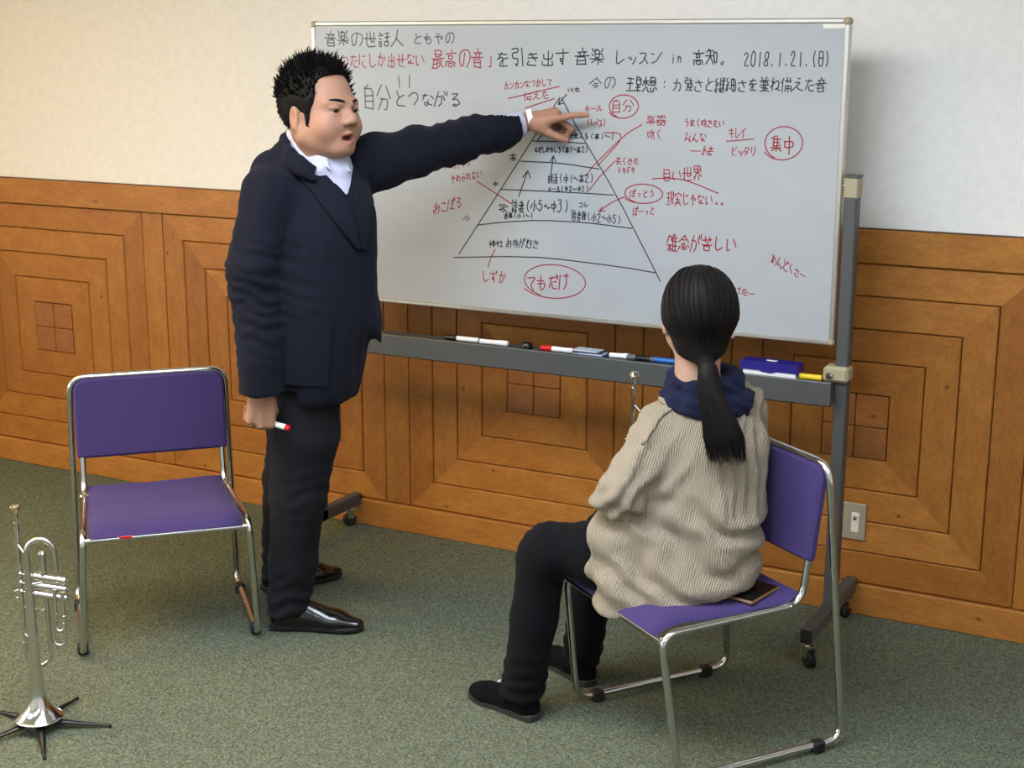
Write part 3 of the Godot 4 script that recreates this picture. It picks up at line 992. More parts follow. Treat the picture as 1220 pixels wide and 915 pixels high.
# a bent pad: top line in the yz plane, swept from -hw to hw, rims rounded
func seat_shell(mb: MB, top: PackedVector3Array, hw: float, th: float):
	var nx := 13
	var rows := []
	for i in top.size():
		var a := top[maxi(i - 1, 0)]
		var b := top[mini(i + 1, top.size() - 1)]
		var t := (b - a).normalized()
		rows.append([top[i], Vector3(0, t.z, -t.y)])
	var first := mb.v.size()
	var ring := nx * 2
	for i in rows.size():
		var e := minf(1.0, minf(i, rows.size() - 1 - i) / 2.0)
		var hth := th * (0.45 + 0.55 * sqrt(e))
		for j in ring:
			var up := j < nx
			var k: float = float(j if up else ring - 1 - j) / (nx - 1) * 2.0 - 1.0
			var edge := sqrt(maxf(0.0, 1.0 - pow(absf(k), 12.0)))
			var dip := -0.006 * (1.0 - k * k)
			var off := (0.5 * edge + 0.5) * hth if not up else (0.5 - 0.5 * edge) * hth
			var p: Vector3 = rows[i][0] + rows[i][1] * (dip - off)
			p.x = k * hw
			var nn: Vector3 = rows[i][1] * (1.0 if up else -1.0) + Vector3(signf(k), 0, 0) * pow(absf(k), 10.0) * 1.6
			mb.vert(p, nn.normalized(), Vector2(k * hw, p.z))
	for i in rows.size() - 1:
		for j in ring:
			var a := first + i * ring + j
			var b := first + i * ring + (j + 1) % ring
			mb.tri(a, b, b + ring)
			mb.tri(a, b + ring, a + ring)
	for i in [0, rows.size() - 1]:
		for j in nx - 1:
			var q := [first + i * ring + j, first + i * ring + j + 1, first + i * ring + ring - 2 - j, first + i * ring + ring - 1 - j]
			var nn := Vector3(0, 0, -1) if i == 0 else Vector3(0, -0.3, 1).normalized()
			mb.face([mb.v[q[0]], mb.v[q[1]], mb.v[q[2]], mb.v[q[3]]], nn)

# ---------------------------------------------------------------- socket on the panelling
func build_socket():
	var t := thing("wall_socket", "beige aerial socket plate on the panelling behind the whiteboard post", "socket", Vector3(3.295, 0.298, 0.0042))
	var p := MB.new()
	p.box(Vector3(0, 0, 0.004), Vector3(0.116, 0.118, 0.008), 0.003)
	part(p, "plate", plain("socket_plate", Color(0.60, 0.55, 0.47), 0.45), t)
	for x in [-0.026, 0.026]:
		var i := MB.new()
		i.box(Vector3(x, -0.002, 0.0085), Vector3(0.024, 0.064, 0.004), 0.0015)
		var io := part(i, "insert", M.cream_plastic, t)
		var j := MB.new()
		j.lathe([Vector2(0.0058, 0.0), Vector2(0.0058, 0.002), Vector2(0.0042, 0.0022), Vector2(0.0042, 0.010), Vector2(0.0018, 0.0105), Vector2(0.0012, 0.006), Vector2(0, 0.006)], Transform3D(Basis(Vector3.RIGHT, PI / 2), Vector3(x, 0.014, 0.0105)), 14)
		part(j, "jack", M.chrome, io)

# ---------------------------------------------------------------- trumpets
func trumpet(label: String, gilt: bool) -> Node3D:
	var t := thing("trumpet", label, "trumpet", Vector3.ZERO, 0.0, "silver trumpets")
	var sv: Material = M.silver
	var bell := MB.new()
	var prof := [[0.0615, 0.0022], [0.0632, 0.0008], [0.0632, -0.0008], [0.0615, -0.001], [0.057, 0.0035], [0.049, 0.0105], [0.040, 0.021], [0.032, 0.034], [0.0255, 0.052], [0.0205, 0.078], [0.0175, 0.115], [0.0150, 0.165], [0.0128, 0.24], [0.0108, 0.33], [0.0085, 0.42], [0.0072, 0.46]]
	var outer := []
	for q in prof: outer.append(Vector2(q[0], q[1]))
	var bt := Transform3D(Basis.IDENTITY, Vector3(0, 0, 0.018))
	bell.lathe(outer, bt, 32, 60.0)
	var inner := []
	for k in range(prof.size() - 3, 3, -1): inner.append(Vector2(prof[k][0] - 0.0009, prof[k][1] - 0.0008))
	inner.append(Vector2(0.0612, -0.0012))
	bell.lathe(inner, bt, 32, 60.0)
	part(bell, "bell", sv, t)
	var bow := MB.new()
	var arc := [Vector3(0, 0.45, 0.018), Vector3(0, 0.465, 0.018)]
	for i in range(1, 12):
		var a := PI - PI * i / 12.0
		arc.append(Vector3(0.034 + 0.034 * cos(a), 0.465 + 0.034 * sin(a), 0.018 - 0.012 * i / 12.0))
	arc.append(Vector3(0.068, 0.465, 0.006))
	arc.append(Vector3(0.068, 0.405, 0.0))
	bow.tube(PackedVector3Array(arc), 0.0072, 12)
	part(bow, "bell_bow", sv, t)
	var lead := MB.new()
	lead.tube(PackedVector3Array([Vector3(-0.034, 0.535, -0.018), Vector3(-0.034, 0.17, -0.018)]), 0.0058, 12)
	lead.tube(PackedVector3Array([Vector3(-0.034, 0.535, -0.018), Vector3(-0.034, 0.50, -0.018)]), 0.0072, 12)
	part(lead, "leadpipe", sv, t)
	var sl := MB.new()
	var arc2 := [Vector3(-0.034, 0.20, -0.018)]
	for i in 13:
		var a := PI + PI * i / 12.0
		arc2.append(Vector3(-0.001 + 0.033 * cos(a), 0.165 + 0.033 * sin(a), -0.018))
	arc2.append(Vector3(0.032, 0.345, -0.014))
	sl.tube(PackedVector3Array(arc2), 0.0066, 12)
	sl.lathe([Vector2(0, 0.0), Vector2(0.004, 0.0), Vector2(0.005, 0.006), Vector2(0, 0.007)], Transform3D(Basis.IDENTITY, Vector3(-0.001, 0.121, -0.018)), 10)
	part(sl, "tuning_slide", sv, t)
	var mp := MB.new()
	mp.lathe([Vector2(0.0042, 0.512), Vector2(0.0048, 0.535), Vector2(0.0052, 0.545), Vector2(0.0075, 0.550), Vector2(0.0058, 0.556), Vector2(0.0095, 0.566), Vector2(0.0130, 0.573), Vector2(0.0138, 0.578), Vector2(0.0128, 0.581), Vector2(0.0100, 0.580), Vector2(0.0078, 0.572), Vector2(0.0030, 0.564), Vector2(0, 0.562)], Transform3D(Basis.IDENTITY, Vector3(-0.034, 0, -0.018)), 24, 50.0)
	var mpo := part(mp, "mouthpiece", plain("gilt_silver", Color(0.86, 0.78, 0.66), 0.16, 1.0) if gilt else sv, t)
	if gilt: mpo.set_meta("label", "gold-tinted mouthpiece")
	var fs := MB.new()
	fs.lathe([Vector2(0, 0.395), Vector2(0.0085, 0.395), Vector2(0.0085, 0.445), Vector2(0.0095, 0.446), Vector2(0.0095, 0.456), Vector2(0.005, 0.462), Vector2(0, 0.463)], Transform3D(Basis.IDENTITY, Vector3(0.034, 0, 0.0)), 16)
	part(fs, "first_slide", sv, t)
	for i in 3:
		var y := 0.368 - 0.0245 * i
		var vt := Transform3D(Basis(Vector3.BACK, PI / 2 - 0.16), Vector3(0.092, y + 0.012, 0.0))
		var va := MB.new()
		va.lathe([Vector2(0, -0.006), Vector2(0.005, -0.006), Vector2(0.0085, -0.002), Vector2(0.0115, 0.0), Vector2(0.0115, 0.007), Vector2(0.0102, 0.008), Vector2(0.0102, 0.074), Vector2(0.0112, 0.075), Vector2(0.0112, 0.083), Vector2(0.006, 0.088), Vector2(0.0025, 0.089), Vector2(0.0025, 0.118), Vector2(0, 0.118)], vt, 18)
		var vo := part(va, "valve", sv, t)
		var bu := MB.new()
		bu.lathe([Vector2(0, 0.117), Vector2(0.0072, 0.117), Vector2(0.0082, 0.119), Vector2(0.0082, 0.1215), Vector2(0.006, 0.1222), Vector2(0, 0.1214)], vt, 16)
		part(bu, "button", sv, vo)
	for q in [[Vector3(0.050, 0.345, -0.008), 0.21, 0.016], [Vector3(0.064, 0.36, 0.012), 0.255, 0.012]]:
		var s := MB.new()
		var a0: Vector3 = q[0]
		var pts := [a0, Vector3(a0.x - 0.004, q[1], a0.z)]
		for i in 9:
			var a := PI + PI * i / 8.0
			pts.append(Vector3(a0.x - 0.004 + q[2] + q[2] * cos(a), q[1] + q[2] * sin(a), a0.z))
		pts.append(Vector3(a0.x - 0.004 + 2.0 * q[2], a0.y - 0.01, a0.z))
		s.tube(PackedVector3Array(pts), 0.0052, 10)
		for yy in [0.26, 0.28]:
			s.lathe([Vector2(0.0052, yy), Vector2(0.0068, yy + 0.001), Vector2(0.0068, yy + 0.007), Vector2(0.0052, yy + 0.008)], Transform3D(Basis.IDENTITY, Vector3(a0.x - 0.004 + 2.0 * q[2], 0, a0.z)), 12)
		part(s, "valve_slide", sv, t)
	for q in [[Vector3(-0.034, 0.475, -0.018), Vector3(0.0, 0.455, 0.018)], [Vector3(-0.034, 0.225, -0.018), Vector3(0.0, 0.215, 0.018)], [Vector3(-0.034, 0.30, -0.018), Vector3(0.032, 0.29, -0.016)], [Vector3(0.0, 0.375, 0.018), Vector3(0.03, 0.378, 0.004)]]:
		var b := MB.new()
		b.tube(PackedVector3Array(q), 0.0026, 8)
		part(b, "brace", sv, t)
	var hook := MB.new()
	var hp := []
	for i in 9:
		var a := PI * 1.2 * i / 8.0
		hp.append(Vector3(-0.044 - 0.010 * sin(a), 0.335 - 0.011 * cos(a), -0.020))
	hook.tube(PackedVector3Array(hp), 0.002, 8)
	part(hook, "finger_hook", sv, t)
	return t

func build_trumpets():
	var t := trumpet("silver trumpet standing bell down on a black five-legged floor stand", true)
	t.scale = Vector3.ONE * 0.965
	t.position = Vector3(1.675, 0.034, 1.775)
	t.rotation.y = deg_to_rad(28.0)
	var s := thing("trumpet_stand", "black folding five-legged trumpet stand spread on the carpet", "instrument stand", Vector3(1.675, 0, 1.775))
	var peg := MB.new()
	var k := Basis(Vector3.UP, deg_to_rad(28.0)) * Vector3(0, 0, 0.018)
	peg.lathe([Vector2(0, 0.014), Vector2(0.022, 0.014), Vector2(0.024, 0.018), Vector2(0.024, 0.034), Vector2(0.017, 0.040), Vector2(0.0125, 0.10), Vector2(0.0095, 0.19), Vector2(0.006, 0.20), Vector2(0, 0.201)], Transform3D(Basis.IDENTITY, k), 20)
	part(peg, "peg", M.black_plastic, s)
	for i in 5:
		var a := deg_to_rad(-31.0 + 72.0 * i)
		var lg := MB.new()
		var d := Vector3(cos(a), 0, sin(a))
		var pts := PackedVector3Array()
		var rs := []
		for j in 9:
			var f := j / 8.0
			pts.append(k + d * (0.018 + 0.162 * f) + Vector3.UP * lerpf(0.0245, 0.0045, pow(f, 0.9)))
			rs.append(lerpf(0.0150, 0.0030, f))
		lg.tube(pts, 0.01, 12, false, true, rs, 0.5, Vector3.UP)
		var lo := part(lg, "leg", M.black_plastic, s)
		var ft := MB.new()
		ft.lathe([Vector2(0, 0.0), Vector2(0.0045, 0.0), Vector2(0.005, 0.004), Vector2(0.0035, 0.008), Vector2(0, 0.0085)], Transform3D(Basis.IDENTITY, k + d * 0.179), 12)
		part(ft, "foot", M.black_rubber, lo)
	var t2 := trumpet("silver trumpet held upright on the seated woman's lap, mouthpiece showing", false)
	var down := Vector3(-0.20, -0.87, -0.44).normalized()
	var xx := Vector3(0.883, 0, -0.47)
	var yy := -down
	xx = (xx - yy * xx.dot(yy)).normalized()
	var bs := Basis(xx, yy, xx.cross(yy))
	t2.transform = Transform3D(bs, Vector3(2.934, 0.890, 0.858) - bs * Vector3(-0.034, 0.578, -0.018))

# ---------------------------------------------------------------- things on the tray
func marker(label: String, at: Vector3, turn: float, barrel: Material, cap: Material, l := 0.125) -> Node3D:
	var t := thing("marker", label, "marker", at, turn, "markers")
	var along := Transform3D(Basis(Vector3.BACK, -PI / 2), Vector3(-l / 2, 0, 0))
	var b := MB.new()
	b.lathe([Vector2(0, 0), Vector2(0.0066, 0.0), Vector2(0.0082, 0.002), Vector2(0.0082, l * 0.68), Vector2(0, l * 0.68)], along, 16)
	part(b, "barrel", barrel, t)
	var c := MB.new()
	c.lathe([Vector2(0, l * 0.66), Vector2(0.0093, l * 0.66), Vector2(0.0095, l * 0.68), Vector2(0.0088, l * 0.98), Vector2(0.0072, l), Vector2(0, l)], along, 16)
	part(c, "cap", cap, t)
	var e := MB.new()
	e.lathe([Vector2(0, -0.006), Vector2(0.0068, -0.006), Vector2(0.0084, -0.004), Vector2(0.0084, 0.007), Vector2(0.0082, 0.0075)], along, 16)
	part(e, "end_plug", cap, t)
	return t

func build_tray_things():
	var y := 0.8005
	var z := 0.272
	marker("black-capped white marker at the left of the tray, next to the man", Vector3(2.08, y, z), PI, M.white_plastic, M.black_plastic, 0.135)
	marker("white marker with a pale cap, second from the left on the tray", Vector3(2.20, y, z + 0.004), 0.05, M.white_plastic, M.white_plastic, 0.095)
	var mg := thing("magnet", "small black round magnet on the tray between white and red markers", "magnet", Vector3(2.313, 0.791, z))
	var mm := MB.new()
	mm.lathe([Vector2(0, 0), Vector2(0.019, 0), Vector2(0.020, 0.003), Vector2(0.0185, 0.014), Vector2(0.015, 0.019), Vector2(0, 0.020)], Transform3D.IDENTITY, 20)
	part(mm, "shell", M.black_plastic, mg)
	marker("red marker with a white end lying on the tray under the board", Vector3(2.425, y, z + 0.004), PI, M.white_plastic, M.red_plastic, 0.12)
	# a few striped cards
	for i in 4:
		var c := MB.new()
		c.box(Vector3.ZERO, Vector3(0.105 - 0.006 * i, 0.0042, 0.046), 0.0008)
		var o := part(c, numbered("card"), plain("card_%d" % (i % 2), [Color(0.20, 0.24, 0.36), Color(0.70, 0.73, 0.78)][i % 2], 0.6), self)
		o.position = Vector3(2.537 - 0.004 * i, 0.7933 + 0.0045 * i, z - 0.004)
		o.rotation.y = 0.05 * (i % 3) - 0.04
		tag(o, ["dark blue card at the bottom of the small stack on the tray", "pale card second from the bottom of the stack on the tray", "dark blue card third from the bottom of the stack on the tray", "pale card on top of the small stack on the tray"][i], "card", "cards stacked on the tray")
	marker("short white marker just right of the card stack on the tray", Vector3(2.638, y, z), 0.1, M.white_plastic, M.white_plastic, 0.06)
	marker("black marker lying between the white stub and the blue marker", Vector3(2.703, y, z + 0.002), PI, M.black_plastic, plain("grey_plastic", Color(0.35, 0.35, 0.36), 0.4), 0.085)
	marker("blue marker on the tray beside the woman's head", Vector3(2.80, y, z), 0.0, M.blue_plastic, M.blue_plastic, 0.105)
	marker("yellow marker at the right end of the tray by the clamp", Vector3(3.228, y, z + 0.006), PI, M.yellow_plastic, M.yellow_plastic, 0.07)
	# board eraser
	var e := thing("board_eraser", "indigo whiteboard eraser with a white felt edge on the tray", "eraser", Vector3(3.117, 0.791, z - 0.002), -0.02)
	var f := MB.new()
	f.box(Vector3(0, 0.008, 0), Vector3(0.165, 0.016, 0.046), 0.003)
	part(f, "felt", plain("felt_white", Color(0.86, 0.86, 0.88), 0.95), e)
	var h := MB.new()
	h.extrude(PackedVector2Array([Vector2(-0.087, 0.008), Vector2(-0.082, 0.008), Vector2(-0.080, 0.017), Vector2(-0.03, 0.017), Vector2(-0.022, 0.013), Vector2(0.005, 0.011), Vector2(0.014, 0.0135), Vector2(0.022, 0.017), Vector2(0.08, 0.017), Vector2(0.082, 0.008), Vector2(0.087, 0.008), Vector2(0.087, 0.040), Vector2(0.084, 0.043), Vector2(-0.084, 0.043), Vector2(-0.087, 0.040)]), 0.052, Transform3D(Basis.IDENTITY, Vector3(0, 0, -0.026)), 0.0)
	part(h, "grip", M.indigo_plastic, e)
	var lb := MB.new()
	lb.box(Vector3(0, 0.0435, 0.0), Vector3(0.032, 0.001, 0.012), 0.0)
	part(lb, "label_patch", M.white_plastic, e)
	# telephone on the seat beside the woman
	var ph := thing("phone", "dark phone in a tan case lying on the purple seat", "phone", Vector3(3.326, 0.4015, 0.998), deg_to_rad(-11.0))
	var pb := MB.new()
	pb.box(Vector3(0, 0.005, 0), Vector3(0.074, 0.009, 0.140), 0.0035)
	part(pb, "case", plain("tan_case", Color(0.42, 0.30, 0.20), 0.5), ph)
	var ps := MB.new()
	ps.box(Vector3(0, 0.0098, 0), Vector3(0.066, 0.0012, 0.130), 0.0004)
	part(ps, "glass", plain("phone_glass", Color(0.03, 0.03, 0.035), 0.12), ph)

# ---------------------------------------------------------------- distance fields meshed as surface nets
class Field:
	var o: Vector3
	var h: float
	var nx: int
	var ny: int
	var nz: int
	var d: PackedFloat32Array
	var V := PackedVector3Array()
	var N := PackedVector3Array()
	var T := PackedInt32Array()

	func _init(lo: Vector3, hi: Vector3, cell: float):
		o = lo
		h = cell
		nx = int(ceil((hi.x - lo.x) / cell)) + 1
		ny = int(ceil((hi.y - lo.y) / cell)) + 1
		nz = int(ceil((hi.z - lo.z) / cell)) + 1
		d = PackedFloat32Array()
		d.resize(nx * ny * nz)
		d.fill(1.0)

	func span(lo: Vector3, hi: Vector3) -> Array:
		var a := (lo - o) / h
		var b := (hi - o) / h
		return [clampi(int(floor(a.x)), 0, nx - 1), clampi(int(ceil(b.x)), 0, nx - 1), clampi(int(floor(a.y)), 0, ny - 1), clampi(int(ceil(b.y)), 0, ny - 1), clampi(int(floor(a.z)), 0, nz - 1), clampi(int(ceil(b.z)), 0, nz - 1)]

	# joins (op 0) or carves away (op 1) the value q at index i
	func put(i: int, q: float, k: float, op: int):
		var f := d[i]
		if op == 0:
			var t := maxf(k - absf(f - q), 0.0)
			d[i] = minf(f, q) - (t * t / (4.0 * k) if k > 0.0 else 0.0)
		else:
			var g := -q
			var t := maxf(k - absf(f - g), 0.0)
			d[i] = maxf(f, g) + (t * t / (4.0 * k) if k > 0.0 else 0.0)

	# tapered capsule; "flat" squeezes it along "axis"
	func cap(a: Vector3, b: Vector3, ra: float, rb: float, k := 0.02, op := 0, axis := Vector3.ZERO, flat := 1.0):
		var m := maxf(ra, rb) + k + 3.0 * h
		var s := span(a.min(b) - Vector3.ONE * m, a.max(b) + Vector3.ONE * m)
		var ab := b - a
		var l2 := maxf(ab.length_squared(), 1e-9)
		var sq := flat != 1.0
		var g := 1.0 / flat - 1.0
		var fm := minf(flat, 1.0)
		for z in range(s[4], s[5] + 1):
			for y in range(s[2], s[3] + 1):
				var i: int = (z * ny + y) * nx + s[0]
				for x in range(s[0], s[1] + 1):
					var pa := o + Vector3(x, y, z) * h - a
					var t := clampf(pa.dot(ab) / l2, 0.0, 1.0)
					var e := pa - ab * t
					if sq: e += axis * (e.dot(axis) * g)
					put(i, (e.length() - (ra + (rb - ra) * t)) * fm, k, op)
					i += 1

	func chain(pts: Array, k := 0.02, op := 0):
		for i in pts.size() - 1:
			cap(pts[i][0], pts[i + 1][0], pts[i][1], pts[i + 1][1], k, op)

	func ell(c: Vector3, r: Vector3, k := 0.02, op := 0, turn := Basis.IDENTITY):
		var m := maxf(r.x, maxf(r.y, r.z)) + k + 3.0 * h
		var s := span(c - Vector3.ONE * m, c + Vector3.ONE * m)
		var inv := turn.transposed()
		for z in range(s[4], s[5] + 1):
			for y in range(s[2], s[3] + 1):
				var i: int = (z * ny + y) * nx + s[0]
				for x in range(s[0], s[1] + 1):
					var p := inv * (o + Vector3(x, y, z) * h - c)
					var u := p / r
					var k0 := u.length()
					var k1 := (u / r).length()
					put(i, k0 * (k0 - 1.0) / maxf(k1, 1e-6) if k0 > 1e-4 else -minf(r.x, minf(r.y, r.z)), k, op)
					i += 1

	# flat-ended cylinder
	func cyl(a: Vector3, b: Vector3, r: float, k := 0.0, op := 0):
		var m := r + k + 3.0 * h
		var s := span(a.min(b) - Vector3.ONE * m, a.max(b) + Vector3.ONE * m)
		var ax := (b - a).normalized()
		var mid := (a + b) * 0.5
		var half := a.distance_to(b) * 0.5
		for z in range(s[4], s[5] + 1):
			for y in range(s[2], s[3] + 1):
				var i: int = (z * ny + y) * nx + s[0]
				for x in range(s[0], s[1] + 1):
					var p := o + Vector3(x, y, z) * h - mid
					var t := p.dot(ax)
					var u := (p - ax * t).length() - r
					var w := absf(t) - half
					put(i, minf(maxf(u, w), 0.0) + Vector2(maxf(u, 0.0), maxf(w, 0.0)).length(), k, op)
					i += 1

	# box
	func box(c: Vector3, half: Vector3, r: float, k := 0.0, op := 0, turn := Basis.IDENTITY):
		var m := half.length() + k + 3.0 * h
		var s := span(c - Vector3.ONE * m, c + Vector3.ONE * m)
		var inv := turn.transposed()
		var hh := half - Vector3.ONE * r
		for z in range(s[4], s[5] + 1):
			for y in range(s[2], s[3] + 1):
				var i: int = (z * ny + y) * nx + s[0]
				for x in range(s[0], s[1] + 1):
					var q := (inv * (o + Vector3(x, y, z) * h - c)).abs() - hh
					put(i, q.max(Vector3.ZERO).length() + minf(maxf(q.x, maxf(q.y, q.z)), 0.0) - r, k, op)
					i += 1

	# stacked ellipses: rows of [y, x, z, half width along the turned x axis, half depth], lowest first
	func loft(rows: Array, yaw: float, k := 0.02, op := 0, grow := 0.0):
		var ca := cos(yaw)
		var sa := sin(yaw)
		var lo := Vector3(1e9, rows[0][0], 1e9)
		var hi := Vector3(-1e9, rows[-1][0], -1e9)
		var big := 0.0
		for r in rows:
			lo.x = minf(lo.x, r[1]); hi.x = maxf(hi.x, r[1])
			lo.z = minf(lo.z, r[2]); hi.z = maxf(hi.z, r[2])
			big = maxf(big, maxf(r[3], r[4]))
		var m := k + 3.0 * h + grow
		var s := span(lo - Vector3(big + m, m, big + m), hi + Vector3(big + m, m, big + m))
		for y in range(s[2], s[3] + 1):
			var wy := o.y + y * h
			var j := 0
			while j < rows.size() - 2 and wy > rows[j + 1][0]: j += 1
			var a: Array = rows[j]
			var b: Array = rows[j + 1]
			var t := clampf((wy - a[0]) / (b[0] - a[0]), 0.0, 1.0)
			var u := t
			var p0: Array = rows[maxi(j - 1, 0)]
			var p3: Array = rows[mini(j + 2, rows.size() - 1)]
			var w := []
			for e in range(1, 5): w.append(cubic_interpolate(a[e], b[e], p0[e], p3[e], u))
			var rx: float = w[2] + grow
			var rz: float = w[3] + grow
			var outside := maxf(rows[0][0] - grow - wy, wy - rows[-1][0] - grow)
			for z in range(s[4], s[5] + 1):
				var i: int = (z * ny + y) * nx + s[0]
				var dz: float = o.z + z * h - w[1]
				for x in range(s[0], s[1] + 1):
					var dx: float = o.x + x * h - w[0]
					var lx := (dx * ca - dz * sa) / rx
					var lz := (dx * sa + dz * ca) / rz
					var k0 := sqrt(lx * lx + lz * lz)
					var k1 := sqrt(lx * lx / (rx * rx) + lz * lz / (rz * rz))
					var q := k0 * (k0 - 1.0) / maxf(k1, 1e-5) if k0 > 1e-3 else -minf(rx, rz)
					put(i, maxf(q, outside), k, op)
					i += 1

	# takes away everything on the side the normal points to
	func cut(at: Vector3, nn: Vector3, k := 0.0):
		var n1 := nn.normalized()
		for z in nz:
			for y in ny:
				var i: int = (z * ny + y) * nx
				var w := (o + Vector3(0, y, z) * h - at).dot(n1)
				var st := h * n1.x
				for x in nx:
					if d[i] < 0.2:
						put(i, -(w + st * x), k, 1)
					i += 1

	func nets():
		var id := {}
		var corner := PackedInt32Array([0, 1, nx, nx + 1, nx * ny, nx * ny + 1, nx * ny + nx, nx * ny + nx + 1])
		var at := [Vector3(0, 0, 0), Vector3(1, 0, 0), Vector3(0, 1, 0), Vector3(1, 1, 0), Vector3(0, 0, 1), Vector3(1, 0, 1), Vector3(0, 1, 1), Vector3(1, 1, 1)]
		var edges := [[0, 1], [2, 3], [4, 5], [6, 7], [0, 2], [1, 3], [4, 6], [5, 7], [0, 4], [1, 5], [2, 6], [3, 7]]
		var far := 3.0 * h
		V.clear()
		T.clear()
		for z in nz - 1:
			for y in ny - 1:
				var i: int = (z * ny + y) * nx
				for x in nx - 1:
					if absf(d[i]) < far:
						var neg := 0
						for c in 8:
							if d[i + corner[c]] < 0.0: neg += 1
						if neg > 0 and neg < 8:
							var sum := Vector3.ZERO
							var cnt := 0
							for e in edges:
								var a := d[i + corner[e[0]]]
								var b := d[i + corner[e[1]]]
								if (a < 0.0) != (b < 0.0):
									sum += at[e[0]].lerp(at[e[1]], a / (a - b))
									cnt += 1
							id[i] = V.size()
							V.append(o + (Vector3(x, y, z) + sum / cnt) * h)
					i += 1
		var sx := 1
		var sy := nx
		var sz := nx * ny
		for i in id:
			var a := d[i] < 0.0
			for q in [[sx, sy, sz], [sy, sz, sx], [sz, sx, sy]]:
				if a != (d[i + q[0]] < 0.0):
					var i1: int = i - q[1]
					var i2: int = i - q[2]
					var i3: int = i - q[1] - q[2]
					if id.has(i1) and id.has(i2) and id.has(i3):
						if a: T.append_array([id[i], id[i2], id[i3], id[i], id[i3], id[i1]])
						else: T.append_array([id[i], id[i3], id[i2], id[i], id[i1], id[i3]])
		normals()

	func normals():
		N.resize(V.size())
		N.fill(Vector3.ZERO)
		for i in range(0, T.size(), 3):
			var g := (V[T[i + 2]] - V[T[i]]).cross(V[T[i + 1]] - V[T[i]])
			N[T[i]] += g
			N[T[i + 1]] += g
			N[T[i + 2]] += g
		for i in N.size(): N[i] = N[i].normalized()

	func relax(times := 1):
		for t in times:
			var s := PackedVector3Array()
			s.resize(V.size())
			var c := PackedFloat32Array()
			c.resize(V.size())
			for i in range(0, T.size(), 3):
				for e in 3:
					var a := T[i + e]
					s[a] += V[T[i + (e + 1) % 3]] + V[T[i + (e + 2) % 3]]
					c[a] += 2.0
			for i in V.size():
				if c[i] > 0.0: V[i] = V[i].lerp(s[i] / c[i], 0.5)
		normals()

	# moves each vertex along its normal by shift.call(p, n)
	func ruffle(shift: Callable):
		for i in V.size():
			V[i] += N[i] * shift.call(V[i], N[i])
		normals()

	func into(mb: MB, xf := Transform3D.IDENTITY, paint = null):
		var first := mb.v.size()
		for i in V.size():
			mb.v.append(xf * V[i])
			mb.n.append((xf.basis * N[i]).normalized())
			mb.uv.append(Vector2.ZERO)
			mb.c.append(paint.call(V[i], N[i]) if paint != null else Color.WHITE)
		var flip := xf.basis.determinant() < 0.0
		for i in range(0, T.size(), 3):
			mb.idx.append(first + T[i])
			mb.idx.append(first + T[i + (2 if flip else 1)])
			mb.idx.append(first + T[i + (1 if flip else 2)])

# ---------------------------------------------------------------- pieces shared by the two people
func cloth(called: String, c: Color, tex_scale := 6.0, rough := 0.95, rim := 0.2) -> StandardMaterial3D:
	var m := plain(called, c, rough)
	m.metallic_specular = 0.2
	m.albedo_texture = M.weave_tex
	m.uv1_triplanar = true
	m.uv1_scale = Vector3.ONE * tex_scale
	m.rim_enabled = rim > 0.0
	m.rim = rim
	m.rim_tint = 0.5
	return m

func skin(called: String, c: Color) -> StandardMaterial3D:
	var m := plain(called, c, 0.5)
	m.vertex_color_use_as_albedo = true
	m.metallic_specular = 0.35
	m.subsurf_scatter_enabled = true
	m.subsurf_scatter_strength = 0.08
	return m

